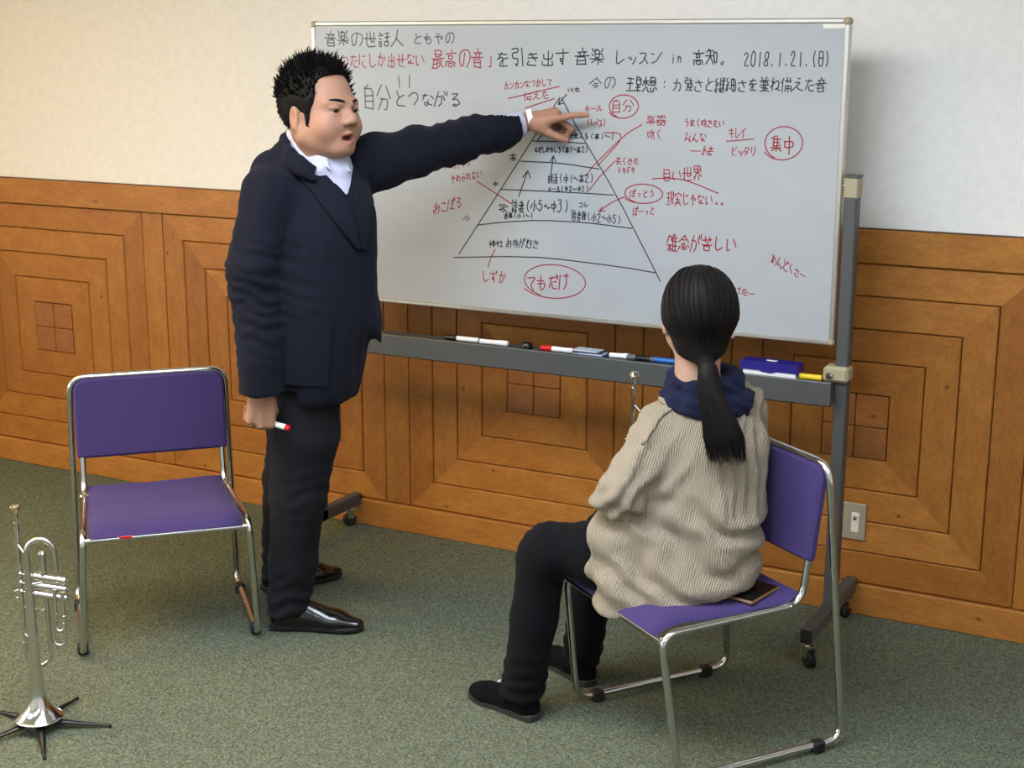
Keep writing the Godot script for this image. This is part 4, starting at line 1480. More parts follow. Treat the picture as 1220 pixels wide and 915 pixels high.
# a hand: wrist at the origin, fingers along +y, back of the hand +z, thumb on the +x side (left hand) or -x (side = -1)
# curls: for index, middle, ring, little the three joint bends in degrees; thumb: [spread, forward, bend]
func hand_field(curls: Array, thumb: Array, side: float, size := 1.0) -> Field:
	var f := Field.new(Vector3(-0.09, -0.06, -0.10) * size, Vector3(0.09, 0.21, 0.055) * size, 0.0032)
	var s := size
	var sx := side
	# palm
	f.cap(Vector3(0, -0.05, 0) * s, Vector3(0, 0.01, 0) * s, 0.028 * s, 0.026 * s, 0.01, 0, Vector3(0, 0, 1), 0.78)
	f.cap(Vector3(sx * 0.020, 0.02, -0.002) * s, Vector3(sx * 0.026, 0.082, 0) * s, 0.020 * s, 0.0135 * s, 0.014)
	f.cap(Vector3(-sx * 0.016, 0.02, -0.004) * s, Vector3(-sx * 0.028, 0.070, -0.002) * s, 0.019 * s, 0.0125 * s, 0.014)
	f.cap(Vector3(0, 0.02, 0) * s, Vector3(0.0, 0.082, 0.001) * s, 0.020 * s, 0.0135 * s, 0.014)
	f.cap(Vector3(sx * 0.022, 0.022, -0.012) * s, Vector3(sx * 0.030, 0.045, -0.012) * s, 0.016 * s, 0.014 * s, 0.012)
	var roots := [[0.0275, 0.084, 0.044, 0.026, 0.021, 0.0100], [0.0085, 0.090, 0.048, 0.029, 0.022, 0.0102], [-0.0105, 0.086, 0.044, 0.027, 0.022, 0.0096], [-0.0285, 0.074, 0.034, 0.021, 0.019, 0.0086]]
	for i in 4:
		var r: Array = roots[i]
		var p := Vector3(sx * r[0], r[1] - 0.012, 0.0) * s
		var ang := 0.0
		var fan: float = -sx * r[0] * 1.6
		var rad: float = r[5] * s
		for j in 3:
			ang += deg_to_rad(curls[i][j])
			var dir: Vector3 = Vector3(-sin(fan) * cos(ang), cos(ang) * cos(fan), -sin(ang))
			var q: Vector3 = p + dir * (r[2 + j] + (0.012 if j == 0 else 0.0)) * s
			f.cap(p, q, rad, rad * 0.9, 0.004)
			rad *= 0.9
			p = q
	# thumb leaves the side of the palm
	var tp := Vector3(sx * 0.026, 0.026, -0.010) * s
	var a0 := deg_to_rad(thumb[0])
	var d0 := Vector3(sx * sin(a0), cos(a0), -sin(deg_to_rad(thumb[1]))).normalized()
	var t1 := tp + d0 * 0.040 * s
	f.cap(tp, t1, 0.0155 * s, 0.0115 * s, 0.010)
	var a1 := deg_to_rad(thumb[0] - thumb[2])
	var d1 := Vector3(sx * sin(a1), cos(a1), -sin(deg_to_rad(thumb[1]))).normalized()
	var t2 := t1 + d1 * 0.030 * s
	f.cap(t1, t2, 0.0115 * s, 0.0105 * s, 0.004)
	var a2 := deg_to_rad(thumb[0] - thumb[2] * 1.6)
	var d2 := Vector3(sx * sin(a2), cos(a2), -sin(deg_to_rad(thumb[1]))).normalized()
	f.cap(t2, t2 + d2 * 0.020 * s, 0.0105 * s, 0.0085 * s, 0.003)
	f.nets()
	return f

# columns: thumb-to-little direction x, fingers y, back of the hand z, made square
func hand_basis(fingers: Vector3, back: Vector3) -> Basis:
	var y := fingers.normalized()
	var z := (back - y * back.dot(y)).normalized()
	return Basis(y.cross(z), y, z)

func heading(toe: Vector3, heel: Vector3) -> Basis:
	var z := (toe - heel)
	z.y = 0.0
	z = z.normalized()
	return Basis(Vector3.UP.cross(z), Vector3.UP, z)

# shoe along +z, heel at z = 0, sole on y = 0
func shoe_parts(parent: Node3D, xf: Transform3D, l: float, dress: bool, upper: Material, sole: Material):
	var k := l / 0.28
	var f := Field.new(Vector3(-0.07, -0.01, -0.03), Vector3(0.07, 0.17, l + 0.03), 0.0042)
	if dress:
		f.cap(Vector3(0, 0.038, 0.036) * k, Vector3(0, 0.040, 0.10) * k, 0.033 * k, 0.036 * k, 0.02, 0, Vector3(0, 1, 0), 1.15)
		f.cap(Vector3(0, 0.038, 0.10) * k, Vector3(0.004, 0.032, 0.195) * k, 0.036 * k, 0.040 * k, 0.02, 0, Vector3(0, 1, 0), 0.80)
		f.cap(Vector3(0.004, 0.032, 0.195) * k, Vector3(0.0, 0.025, 0.262) * k, 0.040 * k, 0.024 * k, 0.02, 0, Vector3(0, 1, 0), 0.66)
		f.cap(Vector3(0, 0.05, 0.045) * k, Vector3(0, 0.135, 0.050) * k, 0.033 * k, 0.038 * k, 0.02)
		f.cap(Vector3(0, 0.085, 0.070) * k, Vector3(0, 0.050, 0.150) * k, 0.030 * k, 0.028 * k, 0.025)
	else:
		f.cap(Vector3(0, 0.036, 0.036) * k, Vector3(0, 0.036, 0.11) * k, 0.034 * k, 0.036 * k, 0.02, 0, Vector3(0, 1, 0), 1.05)
		f.cap(Vector3(0, 0.036, 0.11) * k, Vector3(0.004, 0.032, 0.20) * k, 0.036 * k, 0.043 * k, 0.02, 0, Vector3(0, 1, 0), 0.75)
		f.cap(Vector3(0.004, 0.030, 0.20) * k, Vector3(0.002, 0.028, 0.24) * k, 0.043 * k, 0.037 * k, 0.02, 0, Vector3(0, 1, 0), 0.68)
		f.cap(Vector3(0, 0.045, 0.045) * k, Vector3(0, 0.085, 0.050) * k, 0.036 * k, 0.038 * k, 0.02)
		f.cap(Vector3(0, 0.062, 0.075) * k, Vector3(0, 0.045, 0.150) * k, 0.028 * k, 0.026 * k, 0.025)
	f.cut(Vector3(0, 0.016, 0), Vector3(0, -1, 0))
	f.nets()
	f.relax(1)
	var mb := MB.new()
	f.into(mb, xf)
	var so := part(mb, "shoe", upper, parent)
	# sole
	var out := PackedVector2Array()
	var w := 1.0 if dress else 1.06
	for q in [[0.0, 0.0], [0.022, 0.004], [0.031, 0.020], [0.033, 0.05], [0.031, 0.10], [0.036, 0.15], [0.043, 0.195], [0.040, 0.235], [0.029, 0.266], [0.012, 0.283], [0.0, 0.285], [-0.012, 0.281], [-0.027, 0.264], [-0.036, 0.235], [-0.037, 0.195], [-0.032, 0.15], [-0.029, 0.10], [-0.033, 0.05], [-0.031, 0.020], [-0.022, 0.004]]:
		out.append(Vector2(q[0] * k * w, q[1] * k))
	var sm := MB.new()
	var flat := Transform3D(Basis(Vector3(1, 0, 0), Vector3(0, 0, 1), Vector3(0, -1, 0)), Vector3(0, 0.020, 0))
	sm.extrude(out, 0.012 if dress else 0.020, xf * flat, 0.002)
	if dress:
		sm.box(xf * Vector3(0, 0.005, 0.036 * k), Vector3(0.058, 0.010, 0.066) * k, 0.002, xf.basis)
	part(sm, "sole", sole, so)
	if dress:
		var lc := MB.new()
		for i in 4:
			var z := 0.112 + 0.017 * i
			var y := 0.084 - 0.0085 * i
			var pts := []
			for j in 7:
				var a := -1.0 + j / 3.0
				pts.append(xf * (Vector3(a * 0.019, y - 0.006 * a * a, z) * k))
			lc.tube(PackedVector3Array(pts), 0.0018, 6)
		part(lc, "laces", plain("lace_black", Color(0.03, 0.03, 0.032), 0.7), so)

# head in its own axes: face +z, up +y, his left +x; centre of the skull at the origin
func head_field(fat: float, mouth_open: float) -> Field:
	var f := Field.new(Vector3(-0.108, -0.165, -0.135), Vector3(0.108, 0.150, 0.135), 0.0034)
	f.ell(Vector3(0, 0.032, -0.016), Vector3(0.077, 0.092, 0.098), 0.02)
	f.ell(Vector3(0, -0.024, 0.020), Vector3(0.064 + 0.005 * fat, 0.074, 0.070), 0.03)
	for s in [-1.0, 1.0]:
		f.cap(Vector3(s * (0.052 + 0.006 * fat), -0.055, 0.0), Vector3(s * 0.020, -0.086, 0.058), 0.020 + 0.005 * fat, 0.017, 0.03)
		f.ell(Vector3(s * 0.040, -0.036, 0.056), Vector3(0.026, 0.026, 0.022) * (1.0 + 0.15 * fat), 0.025)
		f.cap(Vector3(s * 0.016, 0.020, 0.083), Vector3(s * 0.048, 0.022, 0.066), 0.009, 0.009, 0.02)
	f.ell(Vector3(0, -0.085, 0.064), Vector3(0.024, 0.016, 0.018), 0.025)
	# nose
	f.cap(Vector3(0, 0.010, 0.082), Vector3(0, -0.021, 0.103), 0.0078, 0.0125, 0.012)
	for s in [-1.0, 1.0]:
		f.ell(Vector3(s * 0.0140, -0.027, 0.094), Vector3(0.0090, 0.0080, 0.0100), 0.008)
		f.ell(Vector3(s * 0.0065, -0.035, 0.100), Vector3(0.0035, 0.003, 0.005), 0.003, 1)
		# eye sockets and lids
		f.ell(Vector3(s * 0.033, 0.003, 0.093), Vector3(0.017, 0.009, 0.013), 0.012, 1)
		f.ell(Vector3(s * 0.033, 0.0090, 0.0745), Vector3(0.0180, 0.0065, 0.0125), 0.004)
		f.ell(Vector3(s * 0.033, -0.0065, 0.0745), Vector3(0.0170, 0.0056, 0.0118), 0.004)
		# ears
		f.ell(Vector3(s * 0.081, -0.012, -0.014), Vector3(0.009, 0.030, 0.018), 0.008, 0, Basis(Vector3.UP, s * 0.35))
		f.ell(Vector3(s * 0.090, -0.008, -0.010), Vector3(0.006, 0.018, 0.010), 0.006, 1, Basis(Vector3.UP, s * 0.35))
		f.ell(Vector3(s * 0.079, -0.038, -0.004), Vector3(0.007, 0.009, 0.008), 0.006)
	# mouth
	var mw := 0.021 + 0.003 * mouth_open
	for s in [-1.0, 1.0]:
		f.cap(Vector3(0, -0.0525, 0.0905), Vector3(s * mw, -0.060, 0.076), 0.0058, 0.0035, 0.006)
		f.cap(Vector3(0, -0.066 - 0.009 * mouth_open, 0.0875), Vector3(s * mw, -0.062, 0.076), 0.0062, 0.0035, 0.006)
	f.ell(Vector3(0, -0.0595 - 0.005 * mouth_open, 0.092), Vector3(0.018 + 0.004 * mouth_open, 0.0020 + 0.0060 * mouth_open, 0.018), 0.004, 1)
	# neck
	f.cap(Vector3(0, -0.060, -0.022), Vector3(0, -0.165, -0.034), 0.054 + 0.006 * fat, 0.056 + 0.006 * fat, 0.03)
	f.nets()
	return f

func face_paint(tone: Color) -> Callable:
	return func(p: Vector3, _n: Vector3) -> Color:
		var c := tone
		var lip := Vector2(p.x / 0.027, (p.y + 0.0625) / 0.0165).length()
		if p.z > 0.070 and lip < 1.0:
			c = c.lerp(Color(0.30, 0.10, 0.085), clampf((1.0 - lip) * 3.0, 0.0, 0.8))
			if p.z < 0.0790 and absf(p.x) < 0.020 and absf(p.y + 0.0635) < 0.008: c = Color(0.05, 0.015, 0.015)
		return c

func eyes(parent: Node3D, xf: Transform3D):
	for s in [-1.0, 1.0]:
		var e := MB.new()
		var c := Vector3(s * 0.033, 0.001, 0.0725)
		e.lathe([Vector2(0, -0.0115), Vector2(0.006, -0.0098), Vector2(0.0105, -0.0046), Vector2(0.0115, 0), Vector2(0.0105, 0.0046), Vector2(0.0078, 0.0084), Vector2(0.0070, 0.0091)], xf * Transform3D(Basis(Vector3.RIGHT, PI / 2), c), 18, 60.0)
		var eo := part(e, "eye", plain("eye_white", Color(0.66, 0.62, 0.59), 0.3), parent)
		var ir := MB.new()
		ir.lathe([Vector2(0.0071, 0.0091), Vector2(0.004, 0.0109), Vector2(0, 0.0117)], xf * Transform3D(Basis(Vector3.RIGHT, PI / 2), c), 16, 60.0)
		part(ir, "iris", plain("iris_dark", Color(0.07, 0.045, 0.035), 0.15), eo)

# ---------------------------------------------------------------- the standing man
func build_man():
	var base := Vector3(1.86, 0, 0.84)
	var t := thing("person", "man in a navy jacket and black trousers pointing at the whiteboard", "person", base)
	var rel := Transform3D(Basis.IDENTITY, -base)
	var anR := Vector3(1.856, 0.09, 0.945)
	var knR := Vector3(1.925, 0.445, 0.975)
	var hiR := Vector3(1.995, 0.83, 0.995)
	var anL := Vector3(1.640, 0.09, 0.690)
	var knL := Vector3(1.775, 0.42, 0.815)
	var hiL := Vector3(1.915, 0.81, 0.895)
	var shR := Vector3(1.925, 1.335, 1.055)
	var elR := Vector3(1.915, 1.05, 1.125)
	var wrR := Vector3(1.940, 0.775, 1.150)
	var shL := Vector3(2.075, 1.405, 0.765)
	var elL := Vector3(2.200, 1.455, 0.500)
	var wrL := Vector3(2.345, 1.504, 0.318)
	var neck := Vector3(1.992, 1.405, 0.918)
	var face := Vector3(0.955, 0, 0.16).normalized()
	var hb := Basis(Vector3.UP.cross(face), Vector3.UP, face)
	hb = hb * Basis(Vector3.RIGHT, -0.08) * Basis(Vector3.BACK, -0.03)
	var head := Transform3D(hb.scaled(Vector3.ONE * 1.12), Vector3(2.020, 1.545, 0.937))
	# body: trunk and limbs, then head and hands on finer grids, all one mesh
	var tone := Color(0.35, 0.185, 0.125)
	var b := Field.new(Vector3(1.50, 0.02, 0.25), Vector3(2.45, 1.55, 1.26), 0.014)
	b.loft([[0.76, 1.955, 0.945, 0.12, 0.10], [0.90, 1.965, 0.945, 0.13, 0.11], [1.05, 1.975, 0.94, 0.125, 0.105], [1.22, 1.985, 0.92, 0.135, 0.10], [1.34, 1.99, 0.91, 0.11, 0.07]], 0.49, 0.03)
	b.chain([[neck + Vector3(0, -0.08, 0), 0.06], [neck + Vector3(0.01, 0.05, 0.0), 0.055]], 0.03)
	b.chain([[neck + Vector3(-0.02, -0.07, 0.05), 0.05], [shR, 0.05], [elR, 0.042], [wrR, 0.030]], 0.03)
	b.chain([[neck + Vector3(0.02, -0.06, -0.06), 0.05], [shL, 0.05], [elL, 0.042], [wrL, 0.029]], 0.03)
	b.chain([[hiR, 0.070], [knR, 0.050], [anR, 0.036]], 0.02)
	b.chain([[hiL + Vector3(0.02, 0, 0), 0.068], [knL, 0.050], [anL, 0.036]], 0.02)
	b.nets()
	var sk := MB.new()
	b.into(sk, rel, func(_p, _n): return tone)
	var hf := head_field(1.0, 0.9)
	hf.into(sk, rel * head, face_paint(tone))
	var rt := Vector3(0.883, 0, -0.47)
	var tow := Vector3(0.47, 0, 0.883)
	# right hand closed on a marker, left hand pointing
	var bR := hand_basis(Vector3(0.02, -1, 0.02) - 0.05 * rt, tow * 0.93 + rt * 0.36)
	var fist := hand_field([[62, 88, 50], [68, 92, 55], [70, 92, 55], [72, 90, 55]], [30, 42, 34], -1.0, 1.06)
	var pR := Transform3D(bR, wrR + Vector3(0.0, 0.012, 0.0))
	fist.into(sk, rel * pR, func(_p, _n): return tone)
	var tip := Vector3(2.560, 1.562, 0.278)
	var point := hand_field([[2, 8, 5], [58, 82, 50], [66, 86, 52], [70, 84, 52]], [24, 50, 16], 1.0, 1.06)
	var aim := (tip - wrL).normalized()
	var bL := hand_basis(aim, Vector3.UP * 0.90 + tow * 0.42)
	point.into(sk, rel * Transform3D(bL, wrL), func(_p, _n): return tone)
	part(sk, "body", skin("skin_man", Color(1, 1, 1)), t)
	eyes(t, rel * head)
	# shirt
	var sh := Field.new(Vector3(1.78, 1.02, 0.72), Vector3(2.26, 1.56, 1.14), 0.0065)
	sh.loft([[1.04, 1.993, 0.937, 0.150, 0.150], [1.15, 1.990, 0.935, 0.146, 0.146], [1.24, 1.995, 0.925, 0.140, 0.140], [1.32, 1.998, 0.920, 0.118, 0.112], [1.40, 2.005, 0.918, 0.085, 0.085], [1.43, 2.006, 0.920, 0.075, 0.078]], 0.49, 0.02)
	var ring := [Vector3(2.078, 1.418, 0.940), Vector3(2.046, 1.428, 0.990), Vector3(1.984, 1.462, 1.004), Vector3(1.930, 1.492, 0.965), Vector3(1.916, 1.503, 0.916), Vector3(1.940, 1.486, 0.872), Vector3(2.008, 1.455, 0.857), Vector3(2.052, 1.428, 0.878), Vector3(2.078, 1.418, 0.935)]
	for i in ring.size() - 1:
		sh.cap(ring[i], ring[i + 1], 0.0085, 0.0085, 0.008)
		sh.cap(ring[i] + Vector3(0, -0.03, 0), ring[i + 1] + Vector3(0, -0.03, 0), 0.011, 0.011, 0.02)
	# collar wings
	sh.cap(Vector3(2.060, 1.420, 0.985), Vector3(2.088, 1.390, 0.990), 0.009, 0.003, 0.008)
	sh.cap(Vector3(2.082, 1.412, 0.920), Vector3(2.108, 1.386, 0.930), 0.008, 0.003, 0.008)
	sh.nets()
	var shm := MB.new()
	sh.into(shm, rel)
	var white := cloth("shirt_white", Color(0.80, 0.81, 0.90), 9.0, 0.9, 0.1)
	var sho := part(shm, "shirt", white, t)
	var fwd := face
	var left := Vector3.UP.cross(face)
	# cuff of the pointing arm
	var cf := MB.new()
	var ax := (wrL - elL).normalized()
	var ct := Transform3D(Basis(ax.cross(Vector3.UP).normalized(), ax, ax.cross(Vector3.UP).normalized().cross(ax)), wrL - ax * 0.052)
	cf.lathe([Vector2(0.038, -0.03), Vector2(0.0415, 0.02), Vector2(0.0405, 0.022), Vector2(0.036, 0.019), Vector2(0.034, -0.03)], rel * ct, 24)
	part(cf, "shirt_cuff", white, sho)
	# jacket
	var navy := cloth("navy_wool", Color(0.105, 0.11, 0.155), 7.0, 0.95, 0.25)
	var j := Field.new(Vector3(1.76, 0.66, 0.26), Vector3(2.42, 1.52, 1.30), 0.0085)
	var rows := [[0.66, 1.958, 0.962, 0.122, 0.132], [0.74, 1.964, 0.958, 0.134, 0.146], [0.80, 1.972, 0.957, 0.144, 0.155], [0.90, 1.982, 0.955, 0.149, 0.160], [1.00, 1.985, 0.947, 0.152, 0.165], [1.11, 1.988, 0.935, 0.156, 0.168], [1.22, 1.990, 0.920, 0.158, 0.165], [1.30, 1.990, 0.912, 0.145, 0.145], [1.37, 1.990, 0.905, 0.110, 0.110], [1.42, 1.988, 0.905, 0.080, 0.080]]
	var under := Field.new(Vector3(1.76, 0.70, 0.66), Vector3(2.30, 1.52, 1.20), 0.012)
	for fl in [j, under]:
		fl.loft(rows, 0.49, 0.03)
		fl.chain([[Vector3(1.925, 1.432, 0.930), 0.050], [Vector3(1.905, 1.382, 1.005), 0.058], [shR + Vector3(0.005, -0.02, 0), 0.078]], 0.03)
		fl.chain([[Vector3(1.960, 1.425, 0.875), 0.045], [Vector3(2.005, 1.385, 0.825), 0.060], [shL, 0.078]], 0.03)
	j.chain([[shR + Vector3(0.0, 0.0, 0.0), 0.078], [elR + Vector3(-0.004, 0.08, 0), 0.072], [elR, 0.067], [wrR + Vector3(0, 0.10, 0), 0.062], [wrR + Vector3(0, 0.0, 0), 0.062]], 0.010)
	j.chain([[shL + Vector3(0, -0.012, 0.0), 0.076], [shL.lerp(elL, 0.5) + Vector3(0, -0.006, 0), 0.067], [elL + Vector3(0, -0.006, 0), 0.061], [elL.lerp(wrL, 0.5), 0.058], [wrL - ax * 0.03, 0.055]], 0.035)
	# far front panel swung open by the raised arm
	var p0 := Vector3(2.085, 1.22, 0.86)
	j.cap(p0, Vector3(2.120, 0.96, 0.855), 0.05, 0.045, 0.03, 0, rt, 0.42)
	j.cap(Vector3(2.120, 0.98, 0.855), Vector3(2.142, 0.905, 0.850), 0.045, 0.012, 0.02, 0, rt, 0.45)
	# flat cuffs
	j.cyl(wrR + Vector3(0, 0.012, 0), wrR + Vector3(0.0, -0.10, 0.0), 0.10, 0.004, 1)
	j.cyl(wrR + Vector3(0, 0.045, 0), wrR + Vector3(0.0, -0.05, 0.0), 0.046, 0.004, 1)
	j.cyl(wrL - ax * 0.045, wrL + ax * 0.08, 0.095, 0.010, 1)
	j.cyl(wrL - ax * 0.07, wrL + ax * 0.03, 0.044, 0.004, 1)
	# hem, a little lower at the back
	j.cut(Vector3(1.97, 0.748, 0.96), Vector3(-0.05, -1, 0.0), 0.012)
	# neck opening, the V down to the button, and the opening below it
	j.cap(Vector3(1.994, 1.445, 0.930), Vector3(2.03, 1.56, 0.93), 0.080, 0.100, 0.006, 1)
	var jc := [Vector3(2.045, 1.402, 1.012), Vector3(2.012, 1.422, 1.020), Vector3(1.968, 1.446, 1.018), Vector3(1.914, 1.478, 0.974), Vector3(1.898, 1.489, 0.912), Vector3(1.925, 1.470, 0.850), Vector3(2.005, 1.446, 0.835), Vector3(2.060, 1.425, 0.850), Vector3(2.090, 1.405, 0.868)]
	for i in jc.size() - 1:
		j.cap(jc[i], jc[i + 1], 0.0105, 0.0105, 0.008)
		j.cap(jc[i] - Vector3(0, 0.028, 0) + (jc[i] - Vector3(2.0, jc[i].y, 0.92)) * 0.12, jc[i + 1] - Vector3(0, 0.028, 0) + (jc[i + 1] - Vector3(2.0, jc[i + 1].y, 0.92)) * 0.12, 0.013, 0.013, 0.012)
	var vb := Vector3(2.150, 1.190, 0.960)
	j.cap(Vector3(2.105, 1.405, 0.950), Vector3(2.165, 1.270, 0.962), 0.050, 0.014, 0.006, 1)
	j.cap(Vector3(2.165, 1.280, 0.962), vb + Vector3(0.008, 0, 0), 0.014, 0.003, 0.006, 1)
	j.cap(Vector3(2.160, 1.12, 0.955), Vector3(2.135, 0.70, 0.945), 0.003, 0.036, 0.004, 1)
	j.nets()
	var fold := noise(31, 1.0, 2)
	j.ruffle(func(p: Vector3, n: Vector3) -> float:
		var k := 0.0
		var eR := (p - elR).length()
		if p.z > 1.04:
			k += 0.0085 * exp(-eR * eR / 0.022) * sin((p.y * 1.0 + p.x * 0.35 + 0.03 * fold.get_noise_3d(p.x * 9, p.y * 9, p.z * 9)) * 165.0)
		var eL := (p - elL).length()
		k += 0.0042 * exp(-eL * eL / 0.014) * sin((p.x - p.z * 0.7 + p.y * 0.4) * 120.0)
		k += 0.008 * fold.get_noise_3d(p.x * 7.0, p.y * 3.6, p.z * 7.0) + 0.003 * fold.get_noise_3d(p.x * 18, p.y * 8, p.z * 18)
		return k)
	j.relax(1)
	var jm := MB.new()
	j.into(jm, rel)
	var jo := part(jm, "jacket", navy, t)
	lapels(jo, rel, under, navy)
	# trousers
	var tr := Field.new(Vector3(1.55, 0.015, 0.58), Vector3(2.16, 0.96, 1.14), 0.0095)
	tr.chain([[hiR + Vector3(0.0, 0, 0), 0.086], [hiR.lerp(knR, 0.5) + Vector3(0.004, 0, 0), 0.096], [knR, 0.082], [knR.lerp(anR, 0.6), 0.070], [anR + Vector3(-0.004, -0.025, 0), 0.066]], 0.02)
	tr.chain([[hiL + Vector3(0.02, 0, 0), 0.084], [hiL.lerp(knL, 0.5), 0.092], [knL, 0.080], [knL.lerp(anL, 0.6), 0.070], [anL + Vector3(0, -0.025, 0), 0.066]], 0.02)
	tr.ell((hiR + hiL) * 0.5 + Vector3(0.015, 0.03, 0.005), Vector3(0.105, 0.11, 0.108), 0.03)
	for an in [anR, anL]:
		tr.cyl(an + Vector3(0, -0.045, 0), an + Vector3(0, -0.14, 0), 0.12, 0.003, 1)
		tr.cyl(an + Vector3(0, -0.01, 0), an + Vector3(0, -0.14, 0), 0.055, 0.004, 1)
	tr.nets()
	tr.ruffle(func(p: Vector3, n: Vector3) -> float:
		var low := exp(-pow((p.y - 0.10) / 0.10, 2.0)) + 0.5 * exp(-pow((p.y - 0.45) / 0.09, 2.0))
		return 0.005 * low * sin(p.y * 120.0 + 5.0 * fold.get_noise_3d(p.x * 6, p.y * 4, p.z * 6)) + 0.005 * fold.get_noise_3d(p.x * 9.0, p.y * 2.6, p.z * 9.0))
	tr.relax(1)
	var tm := MB.new()
	tr.into(tm, rel)
	part(tm, "trousers", cloth("black_trousers", Color(0.135, 0.135, 0.15), 7.0, 0.95, 0.15), t)
	# shoes
	var leather := plain("shoe_leather", Color(0.022, 0.021, 0.022), 0.2)
	leather.clearcoat_enabled = true
	leather.clearcoat = 0.5
	leather.clearcoat_roughness = 0.12
	var hR := heading(Vector3(2.05, 0, 0.865), Vector3(1.80, 0, 0.965))
	shoe_parts(t, rel * Transform3D(hR, Vector3(1.797, 0, 0.968)), 0.285, true, leather, M.black_rubber)
	var hL := heading(Vector3(1.735, 0, 0.515), Vector3(1.59, 0, 0.74))
	shoe_parts(t, rel * Transform3D(hL, Vector3(1.592, 0, 0.742)), 0.275, true, leather, M.black_rubber)
	man_hair(t, rel * head)
	# wristband
	var wb := MB.new()
	var am := (ax + aim * 1.6).normalized()
	var wt := Transform3D(Basis(am.cross(Vector3.UP).normalized(), am, am.cross(Vector3.UP).normalized().cross(am)), wrL + am * 0.004)
	wb.lathe([Vector2(0.0330, -0.008), Vector2(0.0358, -0.008), Vector2(0.0364, 0), Vector2(0.0358, 0.008), Vector2(0.0330, 0.008), Vector2(0.0330, -0.008)], rel * wt, 24)
	var wbo := part(wb, "wristband", plain("band_white", Color(0.90, 0.89, 0.90), 0.5), t)
	wbo.set_meta("label", "white wristband")
	# the marker in the fist
	var grip := pR * (Vector3(-0.005, 0.078, -0.030) * 1.06)
	var dir := (rt * 0.93 + tow * 0.30 + Vector3(0, -0.17, 0)).normalized()
	var mk := marker("red and white marker held in the man's lowered fist", Vector3.ZERO, 0.0, M.white_plastic, M.red_plastic, 0.125)
	var zz := (-dir).cross(Vector3.UP).normalized()
	mk.transform = Transform3D(Basis(-dir, zz.cross(-dir), zz), grip + dir * 0.024)

func lapels(parent: Node3D, rel: Transform3D, f: Field, m: Material):
	var near_in := [Vector3(2.012, 1.425, 1.012), Vector3(2.062, 1.395, 0.995), Vector3(2.098, 1.354, 0.985), Vector3(2.126, 1.305, 0.978), Vector3(2.143, 1.248, 0.972), Vector3(2.150, 1.187, 0.962)]
	var near_out := [Vector3(1.985, 1.405, 1.015), Vector3(1.990, 1.380, 1.020), Vector3(2.038, 1.344, 1.024), Vector3(2.086, 1.294, 1.028), Vector3(2.122, 1.242, 1.011), Vector3(2.147, 1.180, 0.973)]
	var far_in := [Vector3(2.090, 1.405, 0.875), Vector3(2.108, 1.375, 0.918), Vector3(2.125, 1.332, 0.940), Vector3(2.138, 1.288, 0.955), Vector3(2.148, 1.238, 0.960), Vector3(2.153, 1.182, 0.957)]
	var far_out := [Vector3(2.098, 1.395, 0.845), Vector3(2.112, 1.360, 0.845), Vector3(2.125, 1.316, 0.858), Vector3(2.140, 1.269, 0.885), Vector3(2.152, 1.227, 0.920), Vector3(2.155, 1.177, 0.945)]
	part(draped(f, rel, near_in, near_out, 0.011, 0.006), "lapel", m, parent)
	part(draped(f, rel, far_in, far_out, 0.011, 0.006), "lapel", m, parent)
	var top := [Vector3(2.010, 0.985, 1.112), Vector3(2.045, 0.983, 1.100), Vector3(2.080, 0.980, 1.080), Vector3(2.110, 0.976, 1.050)]
	var low := []
	for p in top: low.append(p + Vector3(-0.014, -0.17, 0.004))
	part(draped(f, rel, top, low, 0.0075, 0.004), "pocket", m, parent)

# the point of a field's surface nearest to p, lifted a little
func onto(f: Field, p: Vector3, lift: float) -> Vector3:
	for i in 5:
		var g := (p - f.o) / f.h
		var x := clampi(int(g.x), 1, f.nx - 3)
		var y := clampi(int(g.y), 1, f.ny - 3)
		var z := clampi(int(g.z), 1, f.nz - 3)
		var fr := g - Vector3(x, y, z)
		var c := []
		for k in 8:
			c.append(f.d[((z + (k >> 2)) * f.ny + y + ((k >> 1) & 1)) * f.nx + x + (k & 1)])
		var x00: float = lerpf(c[0], c[1], fr.x)
		var x10: float = lerpf(c[2], c[3], fr.x)
		var x01: float = lerpf(c[4], c[5], fr.x)
		var x11: float = lerpf(c[6], c[7], fr.x)
		var y0 := lerpf(x00, x10, fr.y)
		var y1 := lerpf(x01, x11, fr.y)
		var dx: float = lerpf(lerpf(c[1] - c[0], c[3] - c[2], fr.y), lerpf(c[5] - c[4], c[7] - c[6], fr.y), fr.z)
		var gr := Vector3(dx, lerpf(x10 - x00, x11 - x01, fr.z), y1 - y0)
		if gr.length() < 1e-5: return p
		p -= gr.normalized() * clampf(lerpf(y0, y1, fr.z) - lift, -0.03, 0.03)
	return p

